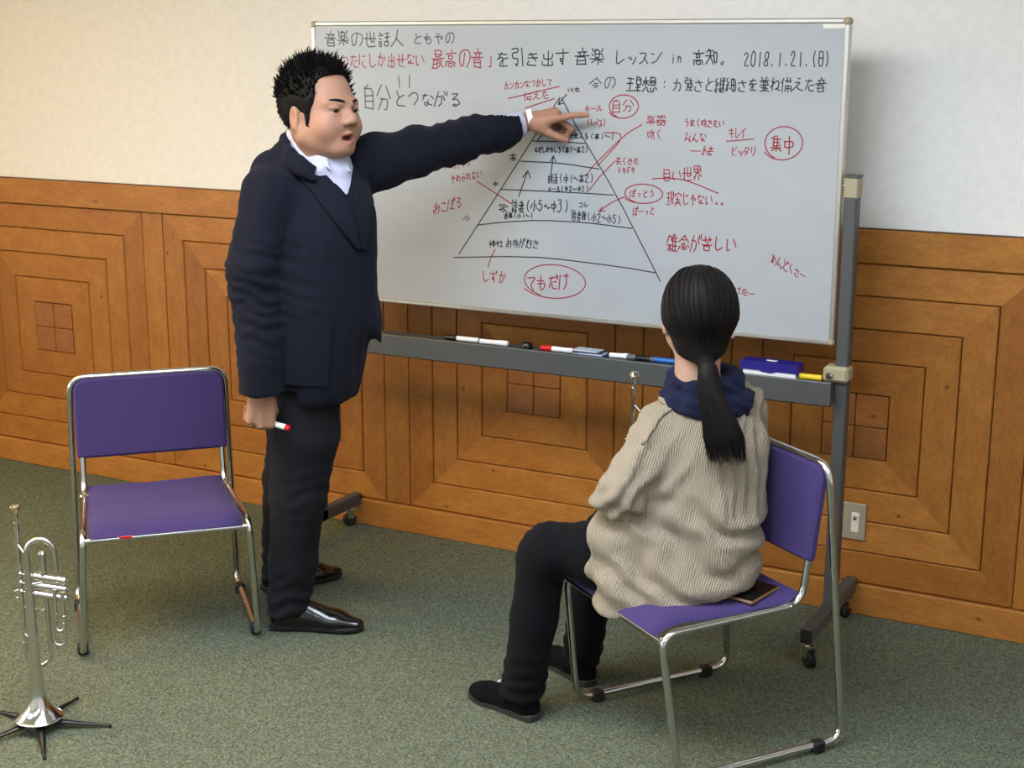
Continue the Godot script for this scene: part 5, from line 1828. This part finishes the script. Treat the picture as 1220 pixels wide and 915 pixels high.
# a thin piece of cloth between two edge lines, laid on a field
func draped(f: Field, rel: Transform3D, a: Array, b: Array, lift: float, th: float) -> MB:
	var mb := MB.new()
	var n := a.size() * 3 - 2
	var mcols := 5
	var pa := spline(a, 3)
	var pb := spline(b, 3)
	var top := []
	var low := []
	for i in n:
		for k in mcols:
			var q := pa[i].lerp(pb[i], float(k) / (mcols - 1))
			top.append(onto(f, q, lift))
			low.append(onto(f, q, lift - th))
	var first := mb.v.size()
	for i in n:
		for k in mcols:
			var du: Vector3 = top[mini(i + 1, n - 1) * mcols + k] - top[maxi(i - 1, 0) * mcols + k]
			var dv: Vector3 = top[i * mcols + mini(k + 1, mcols - 1)] - top[i * mcols + maxi(k - 1, 0)]
			var nn := du.cross(dv).normalized()
			if nn.dot(top[i * mcols + k] - low[i * mcols + k]) < 0.0: nn = -nn
			mb.vert(rel * top[i * mcols + k], nn, Vector2.ZERO)
	for i in n - 1:
		for k in mcols - 1:
			var q := first + i * mcols + k
			mb.tri(q, q + 1, q + mcols + 1)
			mb.tri(q, q + mcols + 1, q + mcols)
	var mid := Vector3.ZERO
	for p in low: mid += p
	mid = rel * (mid / low.size())
	for i in n - 1:
		for k in [0, mcols - 1]:
			mb.flat([rel * top[i * mcols + k], rel * top[(i + 1) * mcols + k], rel * low[(i + 1) * mcols + k], rel * low[i * mcols + k]], mid)
	for k in mcols - 1:
		for i in [0, n - 1]:
			mb.flat([rel * top[i * mcols + k], rel * top[i * mcols + k + 1], rel * low[i * mcols + k + 1], rel * low[i * mcols + k]], mid)
	return mb

func man_hair(parent: Node3D, xf: Transform3D):
	var f := Field.new(Vector3(-0.115, -0.12, -0.145), Vector3(0.115, 0.165, 0.135), 0.005)
	f.ell(Vector3(0, 0.036, -0.020), Vector3(0.084, 0.097, 0.104), 0.01)
	f.box(Vector3(0, -0.020, 0.098), Vector3(0.068, 0.106, 0.064), 0.03, 0.010, 1)
	f.ell(Vector3(0, -0.030, 0.085), Vector3(0.088, 0.080, 0.060), 0.010, 1)
	f.ell(Vector3(0, -0.11, 0.02), Vector3(0.12, 0.09, 0.085), 0.02, 1)
	f.cut(Vector3(0, -0.075, 0), Vector3(0, -1, 0), 0.01)
	for s in [-1.0, 1.0]:
		f.ell(Vector3(s * 0.088, -0.014, -0.012), Vector3(0.020, 0.033, 0.021), 0.006, 1)
		f.cap(Vector3(s * 0.074, 0.03, 0.026), Vector3(s * 0.071, -0.030, 0.022), 0.010, 0.006, 0.008)
	f.nets()
	var r := RandomNumberGenerator.new()
	r.seed = 8
	var mb := MB.new()
	f.into(mb, xf)
	# tufts
	for i in 2600:
		var q := r.randi() % f.V.size()
		var p := f.V[q]
		var n := f.N[q]
		if n.dot((p - Vector3(0, 0.03, -0.02)).normalized()) < 0.4: continue
		var up := clampf((p.y - 0.02) / 0.09, 0.0, 1.0)
		var l := lerpf(0.008, 0.026, up) * r.randf_range(0.6, 1.25)
		var dir := (n * 0.8 + Vector3(r.randf_range(-0.5, 0.5), 0.35 + 0.5 * up, 0.25 * up + r.randf_range(-0.35, 0.35)) * lerpf(0.35, 0.9, up)).normalized()
		if up < 0.2: dir = (n * 0.35 + Vector3(0, -0.8, -0.5 * signf(0.02 - p.z)) + Vector3(r.randf_range(-0.3, 0.3), 0, r.randf_range(-0.3, 0.3))).normalized()
		var bend := Vector3(r.randf_range(-1, 1), r.randf_range(-0.4, 0.8), r.randf_range(-1, 1)) * l * 0.22
		var pts := PackedVector3Array()
		var rs := []
		var w := r.randf_range(0.0022, 0.0042)
		for k in 4:
			var a := k / 3.0
			pts.append(xf * (p - n * 0.003 + dir * l * a + bend * a * a))
			rs.append(w * (1.0 - 0.92 * a) * xf.basis.get_scale().x)
		mb.tube(pts, 0.002, 5, false, false, rs)
	var hm := plain("hair_black", Color(0.05, 0.045, 0.043), 0.62)
	hm.metallic_specular = 0.25
	part(mb, "hair", hm, parent)
	for s in [-1.0, 1.0]:
		var la := MB.new()
		var lp := PackedVector3Array()
		for k in 7:
			var a := -1.0 + k / 3.0
			lp.append(xf * Vector3(s * 0.033 + a * 0.0145, 0.0032 - 0.0022 * a * a, 0.0866 - 0.0052 * a * a))
		la.tube(lp, 0.0011, 6)
		part(la, "eyelashes", hm, parent)
	# eyebrows
	for s in [-1.0, 1.0]:
		var eb := MB.new()
		var pts := PackedVector3Array()
		var rs := []
		for k in 7:
			var a := k / 6.0
			pts.append(xf * Vector3(s * (0.014 + 0.040 * a), 0.0215 + 0.006 * sin(a * 2.4), 0.0925 - 0.019 * a * a - 0.004 * a))
			rs.append((0.0042 - 0.0020 * a) * 1.15)
		eb.tube(pts, 0.004, 8, false, true, rs, 0.6, xf.basis.z.normalized())
		part(eb, "eyebrow", hm, parent)

# ---------------------------------------------------------------- the seated woman
func build_woman():
	var base := Vector3(3.10, 0, 0.97)
	var t := thing("person", "woman with a long ponytail in a cream sweater, seated with her back turned", "person", base)
	var rel := Transform3D(Basis.IDENTITY, -base)
	var rt := Vector3(0.883, 0, -0.47)
	var tow := Vector3(0.47, 0, 0.883)
	var hiL := Vector3(3.075, 0.490, 1.060)
	var knL := Vector3(2.805, 0.478, 1.128)
	var anL := Vector3(2.745, 0.085, 1.128)
	var hiR := Vector3(3.125, 0.490, 0.870)
	var knR := Vector3(2.865, 0.462, 0.885)
	var anR := Vector3(2.790, 0.085, 0.862)
	var shL := Vector3(3.068, 0.788, 1.030)
	var elL := Vector3(3.020, 0.655, 1.150)
	var wrL := Vector3(2.925, 0.580, 1.000)
	var shR := Vector3(3.228, 0.838, 0.806)
	var elR := Vector3(3.120, 0.630, 0.690)
	var wrR := Vector3(2.975, 0.635, 0.735)
	var neck := Vector3(3.147, 0.871, 0.905)
	var face := Vector3(-0.56, 0, -0.83).normalized()
	var hb := Basis(Vector3.UP.cross(face), Vector3.UP, face) * Basis(Vector3.RIGHT, -0.10)
	var head := Transform3D(hb, Vector3(3.133, 1.077, 0.935))
	var tone := Color(0.42, 0.26, 0.19)
	var flat_tone := func(_p, _n): return tone
	var b := Field.new(Vector3(2.66, 0.03, 0.60), Vector3(3.36, 1.02, 1.26), 0.014)
	b.loft([[0.47, 3.11, 0.97, 0.12, 0.10], [0.58, 3.13, 0.955, 0.11, 0.09], [0.70, 3.14, 0.935, 0.12, 0.09], [0.80, 3.14, 0.92, 0.10, 0.07]], 0.49, 0.03)
	b.chain([[neck + Vector3(0, -0.06, 0), 0.055], [neck + Vector3(-0.008, 0.09, 0.015), 0.046]], 0.03)
	b.chain([[neck + Vector3(-0.02, -0.09, 0.03), 0.034], [shL + Vector3(0.008, -0.014, -0.008), 0.032], [elL + Vector3(0.006, 0.004, -0.006), 0.030], [wrL, 0.026]], 0.02)
	b.chain([[neck + Vector3(0.02, -0.09, -0.03), 0.034], [shR + Vector3(-0.012, -0.014, 0.006), 0.032], [elR, 0.030], [wrR, 0.026]], 0.02)
	b.chain([[hiL, 0.062], [knL + Vector3(0.012, -0.012, 0), 0.036], [anL, 0.030]], 0.02)
	b.chain([[hiR, 0.062], [knR + Vector3(0.012, -0.012, 0), 0.036], [anR, 0.030]], 0.02)
	b.nets()
	var sk := MB.new()
	b.into(sk, rel, flat_tone)
	var hf := head_field(0.2, 0.0)
	hf.into(sk, rel * head, face_paint(tone))
	# right hand round the trumpet, left hand resting on the lap
	var grip := hand_field([[50, 70, 40], [55, 72, 40], [58, 74, 40], [60, 72, 40]], [50, 40, 30], -1.0, 0.9)
	grip.into(sk, rel * Transform3D(hand_basis(Vector3(-0.90, 0.05, 0.43), Vector3(-0.3, 0.25, -0.9)), wrR), flat_tone)
	var rest := hand_field([[25, 30, 20], [28, 32, 20], [30, 34, 20], [32, 34, 20]], [30, 20, 15], 1.0, 0.9)
	rest.into(sk, rel * Transform3D(hand_basis(Vector3(-0.35, -0.12, -0.92), Vector3(-0.2, 0.95, 0.0)), wrL), flat_tone)
	part(sk, "body", skin("skin_woman", Color(1, 1, 1)), t)
	eyes(t, rel * head)
	# trousers
	var fold := noise(57, 1.0, 2)
	var tr := Field.new(Vector3(2.62, 0.02, 0.70), Vector3(3.28, 0.64, 1.28), 0.009)
	tr.chain([[hiL, 0.086], [knL + Vector3(0.02, -0.004, 0), 0.068], [knL + Vector3(0, -0.03, 0), 0.064], [knL.lerp(anL, 0.5) + Vector3(0.006, 0, 0), 0.060], [anL + Vector3(0, -0.03, 0), 0.058]], 0.02)
	tr.chain([[hiR, 0.086], [knR + Vector3(0.02, -0.004, 0), 0.066], [knR + Vector3(0, -0.03, 0), 0.062], [knR.lerp(anR, 0.5), 0.058], [anR + Vector3(0, -0.03, 0), 0.056]], 0.02)
	tr.cap(hiL, Vector3(2.955, 0.466, 1.105), 0.086, 0.080, 0.02)
	tr.ell((hiL + hiR) * 0.5, Vector3(0.11, 0.085, 0.11), 0.04)
	for an in [anL, anR]:
		tr.cyl(an + Vector3(0, -0.030, 0), an + Vector3(0, -0.14, 0), 0.10, 0.003, 1)
		tr.cyl(an + Vector3(0, -0.005, 0), an + Vector3(0, -0.14, 0), 0.046, 0.004, 1)
	tr.nets()
	tr.ruffle(func(p: Vector3, n: Vector3) -> float:
		var low := exp(-pow((p.y - 0.10) / 0.09, 2.0))
		var bend := minf((p - knL).length(), (p - knR).length())
		return 0.0045 * low * sin(p.y * 130.0 + 5.0 * fold.get_noise_3d(p.x * 7, p.y * 4, p.z * 7)) + 0.003 * exp(-bend * bend / 0.012) * sin((p.x + p.y) * 150.0) + 0.004 * fold.get_noise_3d(p.x * 9.0, p.y * 4.0, p.z * 9.0))
	tr.relax(1)
	var tm := MB.new()
	tr.into(tm, rel)
	part(tm, "trousers", cloth("black_jeans", Color(0.085, 0.085, 0.098), 7.0, 0.95, 0.15), t)
	# canvas shoes
	var canvas := cloth("black_canvas", Color(0.055, 0.055, 0.06), 9.0, 0.95, 0.1)
	var rubber := plain("grey_rubber", Color(0.16, 0.16, 0.16), 0.6)
	for q in [[Vector3(2.572, 0, 1.083), Vector3(2.800, 0, 1.145)], [Vector3(2.628, 0, 0.768), Vector3(2.838, 0, 0.888)]]:
		shoe_parts(t, rel * Transform3D(heading(q[0], q[1]), q[1]), 0.24, false, canvas, rubber)
	var tb := MB.new()
	var hx := heading(Vector3(2.572, 0, 1.083), Vector3(2.800, 0, 1.145))
	tb.box(rel * (Vector3(2.800, 0, 1.145) + hx * Vector3(-0.004, 0.0705, 0.138)), Vector3(0.014, 0.003, 0.010), 0.001, hx * Basis(Vector3.RIGHT, 0.35))
	part(tb, "shoe_tab", M.white_plastic, t)
	woman_sweater(t, rel, shL, elL, wrL, shR, elR, wrR, neck, rt, tow)
	woman_hair(t, rel, head)

func knit() -> StandardMaterial3D:
	var im := Image.create(256, 256, false, Image.FORMAT_RGB8)
	var al := Image.create(256, 256, false, Image.FORMAT_RGB8)
	var r := RandomNumberGenerator.new()
	r.seed = 3
	var nn := noise(14, 0.05, 2)
	for y in 256:
		for x in 256:
			var rib := 0.5 + 0.5 * cos(TAU * x / 16.0)
			var stitch := 0.5 + 0.5 * cos(TAU * (y / 10.0 + 0.25 * cos(TAU * x / 16.0)))
			var k := 0.75 * rib + 0.25 * stitch
			im.set_pixel(x, y, Color(k, k, k))
			var a := 0.93 + 0.05 * nn.get_noise_2d(x, y) + 0.04 * (r.randf() - 0.5)
			al.set_pixel(x, y, Color(a, a, a))
	var m := plain("cream_knit", Color(0.635, 0.59, 0.515), 0.95)
	m.metallic_specular = 0.15
	m.albedo_texture = tex(al)
	m.heightmap_enabled = true
	m.heightmap_texture = tex(im)
	m.heightmap_scale = 0.3
	m.uv1_triplanar = true
	m.uv1_scale = Vector3.ONE * 12.0
	m.rim_enabled = true
	m.rim = 0.2
	m.rim_tint = 0.5
	return m

func woman_sweater(t: Node3D, rel: Transform3D, shL: Vector3, elL: Vector3, wrL: Vector3, shR: Vector3, elR: Vector3, wrR: Vector3, neck: Vector3, rt: Vector3, tow: Vector3):
	var rows := [[0.320, 3.090, 1.120, 0.120, 0.090], [0.383, 3.112, 1.065, 0.180, 0.140], [0.441, 3.128, 1.024, 0.200, 0.160], [0.520, 3.140, 0.990, 0.192, 0.160], [0.603, 3.150, 0.968, 0.182, 0.150], [0.685, 3.152, 0.950, 0.178, 0.140], [0.770, 3.148, 0.940, 0.172, 0.128], [0.832, 3.146, 0.926, 0.140, 0.105], [0.873, 3.150, 0.912, 0.090, 0.075]]
	var f := Field.new(Vector3(2.84, 0.30, 0.60), Vector3(3.40, 0.96, 1.30), 0.0072)
	var bare := Field.new(Vector3(2.84, 0.40, 0.60), Vector3(3.40, 0.96, 1.30), 0.012)
	for g in [f, bare]:
		g.loft(rows, 0.49, 0.02)
		g.chain([[neck + Vector3(-0.045, -0.035, 0.05), 0.045], [shL + Vector3(0.004, -0.006, 0.0), 0.062], [shL.lerp(elL, 0.55), 0.062], [elL + Vector3(0.004, 0.005, -0.004), 0.058], [elL.lerp(wrL, 0.5) + Vector3(0, -0.012, 0), 0.062], [wrL, 0.052]], 0.016)
		g.chain([[neck + Vector3(0.062, 0.000, -0.040), 0.036], [shR + Vector3(-0.012, -0.01, 0.006), 0.058], [shR + Vector3(-0.02, -0.09, -0.01), 0.062], [elR, 0.058], [wrR, 0.050]], 0.03)
	# front lap of the hem, over the left thigh
	f.cap(Vector3(3.030, 0.505, 1.080), Vector3(2.940, 0.498, 1.105), 0.108, 0.100, 0.02)
	f.cap(Vector3(3.035, 0.440, 1.165), Vector3(3.040, 0.370, 1.175), 0.050, 0.052, 0.03)
	f.cyl(Vector3(2.948, 0.50, 1.10), Vector3(2.82, 0.50, 1.12), 0.16, 0.004, 1)
	f.cyl(wrL + Vector3(-0.012, -0.006, -0.03), wrL + Vector3(-0.06, -0.03, -0.13), 0.085, 0.004, 1)
	f.cyl(wrR + Vector3(-0.005, 0, 0.002), wrR + Vector3(-0.09, 0.0, 0.03), 0.085, 0.004, 1)
	# hem: low in front over the seat's edge, higher at the back
	f.cut(Vector3(3.06, 0.366, 1.20), Vector3(0.09, -1.0, -0.18), 0.012)
	# wide neck
	f.ell(Vector3(3.150, 0.905, 0.922), Vector3(0.100, 0.070, 0.088), 0.008, 1, Basis(Vector3.UP, 0.49) * Basis(Vector3.BACK, 0.16))
	f.nets()
	var n1 := noise(61, 1.0, 2)
	f.ruffle(func(p: Vector3, n: Vector3) -> float:
		var s := (p - Vector3(3.14, 0, 0.95)).dot(rt)
		var k := 0.0
		# gathers falling from the neck at the right
		var g := smoothstep(-0.02, 0.08, s) * smoothstep(0.50, 0.75, p.y)
		k += 0.0050 * g * sin(s * 190.0 + 3.0 * n1.get_noise_2d(s * 10.0, p.y * 5.0))
		# slack folds that sweep round the waist from the elbow
		var w := smoothstep(0.70, 0.58, p.y) * smoothstep(0.34, 0.42, p.y)
		var u := p.y + 0.42 * s - 0.9 * s * s
		k += 0.009 * w * sin(u * 70.0 + 4.5 * n1.get_noise_2d(s * 4.0 + 7.0, p.y * 5.0))
		# drag lines from the shoulder towards the elbow
		var a := smoothstep(0.02, -0.08, s) * smoothstep(0.55, 0.62, p.y) * smoothstep(0.86, 0.78, p.y)
		k += 0.0060 * a * sin((s * 0.9 - p.y * 0.75) * 95.0 + 3.0 * n1.get_noise_2d(s * 6.0, p.y * 6.0))
		k += 0.009 * n1.get_noise_3d(p.x * 5.0, p.y * 4.0, p.z * 5.0) + 0.004 * n1.get_noise_3d(p.x * 13.0, p.y * 9.0, p.z * 13.0)
		return k)
	f.relax(1)
	var mb := MB.new()
	f.into(mb, rel)
	var km := knit()
	var so := part(mb, "sweater", km, t)
	var nb := MB.new()
	# rolled neck edge
	var ring := []
	for i in 28:
		var a := TAU * i / 28.0
		var q := Vector3(3.150, 0, 0.922) + rt * cos(a) * 0.106 + tow * sin(a) * 0.090
		q.y = 0.872 + 0.010 * cos(a * 2.0) - 0.012 * sin(a) + 0.016 * cos(a)
		ring.append(rel * onto(bare, q, 0.004))
	nb.tube(PackedVector3Array(ring), 0.0085, 10, true)
	part(nb, "neck_edge", km, so)
	# yoke seam over the left shoulder
	var sm := MB.new()
	var line := []
	for q in spline([Vector3(3.118, 0.872, 1.005), Vector3(3.095, 0.850, 1.050), Vector3(3.082, 0.812, 1.080), Vector3(3.066, 0.770, 1.100)], 6):
		line.append(rel * onto(bare, q, 0.003))
	sm.tube(PackedVector3Array(line), 0.0045, 8)
	part(sm, "yoke_seam", km, so)
	# navy collar bunched round the neck
	var c := Field.new(Vector3(3.01, 0.80, 0.76), Vector3(3.30, 0.99, 1.08), 0.0062)
	var n2 := noise(71, 1.0, 2)
	var a1 := []
	var a2 := []
	for i in 13:
		var a := TAU * i / 12.0
		var back := maxf(0.0, sin(a))
		a1.append([Vector3(3.143, 0.912 - 0.010 * back, 0.915) + rt * (cos(a) * 0.072 + 0.006) + tow * (sin(a) * 0.068 + 0.005), 0.028])
		a2.append([Vector3(3.148, 0.868 - 0.010 * back, 0.918) + rt * (cos(a) * 0.088 + 0.010) + tow * (sin(a) * 0.082 + 0.006), 0.030])
	c.chain(a1, 0.012)
	c.chain(a2, 0.012)
	c.nets()
	c.ruffle(func(p: Vector3, n: Vector3) -> float:
		return 0.006 * n1.get_noise_3d(p.x * 14.0, p.y * 22.0, p.z * 14.0) + 0.003 * sin((p.y * 1.0 + 0.35 * (p - Vector3(3.14, 0, 0.95)).dot(rt)) * 210.0 + 3.0 * n2.get_noise_3d(p.x * 8, p.y * 8, p.z * 8)))
	c.relax(1)
	var cm := MB.new()
	c.into(cm, rel)
	part(cm, "collar", cloth("navy_fleece", Color(0.125, 0.14, 0.235), 7.0, 0.95, 0.25), t)

func woman_hair(t: Node3D, rel: Transform3D, head: Transform3D):
	var f := Field.new(Vector3(-0.12, -0.16, -0.15), Vector3(0.12, 0.16, 0.12), 0.0048)
	f.ell(Vector3(0, 0.030, -0.020), Vector3(0.0905, 0.102, 0.108), 0.01)
	f.cap(Vector3(0, -0.002, -0.032), Vector3(0, -0.044, -0.046), 0.087, 0.066, 0.02)
	f.cap(Vector3(0, -0.050, -0.060), Vector3(0, -0.082, -0.098), 0.050, 0.022, 0.015)
	f.cut(Vector3(0, -0.094, -0.06), Vector3(0, -1.0, 0.25), 0.02)
	f.ell(Vector3(0, -0.045, 0.100), Vector3(0.080, 0.105, 0.088), 0.012, 1)
	for s in [-1.0, 1.0]:
		f.ell(Vector3(s * 0.085, -0.055, 0.005), Vector3(0.022, 0.040, 0.028), 0.01, 1)
	f.nets()
	f.relax(1)
	var hm := plain("hair_brown_black", Color(0.066, 0.051, 0.046), 0.6)
	hm.metallic_specular = 0.28
	var mb := MB.new()
	f.into(mb, rel * head)
	var r := RandomNumberGenerator.new()
	r.seed = 19
	var tie := Vector3(0, -0.082, -0.104)
	for i in 420:
		var q := r.randi() % f.V.size()
		var p := f.V[q]
		if f.N[q].dot((p - Vector3(0, 0, -0.02)).normalized()) < 0.3: continue
		var pts := PackedVector3Array()
		var rs := []
		for k in 12:
			pts.append(rel * head * onto(f, p, r.randf_range(0.0006, 0.0018)))
			var a := k / 11.0
			rs.append(0.0019 * sqrt(maxf(0.02, sin(PI * clampf(a, 0.03, 0.97)))))
			var step := tie - p
			if step.length() < 0.02: break
			p = onto(f, p + step.normalized() * 0.013 + Vector3(0, -0.003, -0.002), 0.001)
		if pts.size() > 3: mb.tube(pts, 0.0016, 5, false, false, rs)
	var ho := part(mb, "hair", hm, t)
	# band
	var tieW := head * tie
	var path := spline([tieW, Vector3(3.206, 0.968, 1.046), Vector3(3.218, 0.922, 1.060), Vector3(3.240, 0.868, 1.064), Vector3(3.258, 0.815, 1.066), Vector3(3.269, 0.762, 1.068)], 5)
	var band := MB.new()
	var dir := (path[3] - path[0]).normalized()
	var sx := dir.cross(Vector3.UP).normalized()
	band.lathe([Vector2(0.013, -0.009), Vector2(0.0185, -0.008), Vector2(0.0195, 0.0), Vector2(0.0185, 0.008), Vector2(0.013, 0.009)], rel * Transform3D(Basis(sx, dir, sx.cross(dir)), path[0] + dir * 0.004), 18)
	part(band, "hair_band", plain("band_dark", Color(0.07, 0.06, 0.065), 0.7), ho)
	# ponytail: a core and loose strands
	var g := Field.new(Vector3(3.10, 0.70, 0.94), Vector3(3.36, 1.04, 1.14), 0.006)
	var rad := [0.015, 0.021, 0.026, 0.036, 0.045, 0.042]
	var back := Vector3(0.47, 0.1, 0.883).normalized()
	for k in path.size() - 1:
		var u := float(k) / 5.0
		var u2 := float(k + 1) / 5.0
		var ra := lerpf(rad[int(u)], rad[mini(int(u) + 1, 5)], u - int(u))
		var rb := lerpf(rad[mini(int(u2), 5)], rad[mini(int(u2) + 1, 5)], u2 - int(u2))
		g.cap(path[k], path[k + 1], ra * 0.86, rb * 0.86, 0.008, 0, back, 0.62)
	g.cyl(path[-1] + Vector3(0.002, 0.038, 0), path[-1] + Vector3(0.02, -0.12, 0.0), 0.09, 0.006, 1)
	g.nets()
	var pm := MB.new()
	g.into(pm, rel)
	for i in 900:
		var a := r.randf() * TAU
		var w := sqrt(r.randf_range(0.55, 1.15))
		var pts := PackedVector3Array()
		var rs := []
		var e := path.size() - 1 - int(pow(r.randf(), 1.6) * 11.0)
		for k in range(0, e + 1):
			var u := float(k) / 5.0
			var rr := lerpf(rad[int(u)], rad[mini(int(u) + 1, 5)], u - int(u)) + 0.0015
			var off := (Vector3(0.883, 0, -0.47) * cos(a) + back * 0.62 * sin(a)) * rr * w
			pts.append(rel * (path[k] + off))
			rs.append(0.0015 * (1.0 - 0.75 * float(k) / e))
		pts.append(pts[-1] + (path[-1] - path[-2]) * r.randf_range(0.2, 2.2) + Vector3(r.randf_range(-0.008, 0.008), 0, r.randf_range(-0.004, 0.004)))
		rs.append(0.0002)
		pm.tube(pts, 0.0015, 5, false, false, rs)
	part(pm, "ponytail", hm, ho)
	# pearl earring
	var ea := MB.new()
	var ec := head * Vector3(-0.088, -0.050, -0.008)
	ea.lathe([Vector2(0, -0.009), Vector2(0.005, -0.0075), Vector2(0.0075, -0.003), Vector2(0.007, 0.002), Vector2(0.003, 0.0065), Vector2(0, 0.008)], rel * Transform3D(Basis.IDENTITY, ec), 14, 60.0)
	part(ea, "earring", plain("pearl", Color(0.88, 0.80, 0.80), 0.25), t)
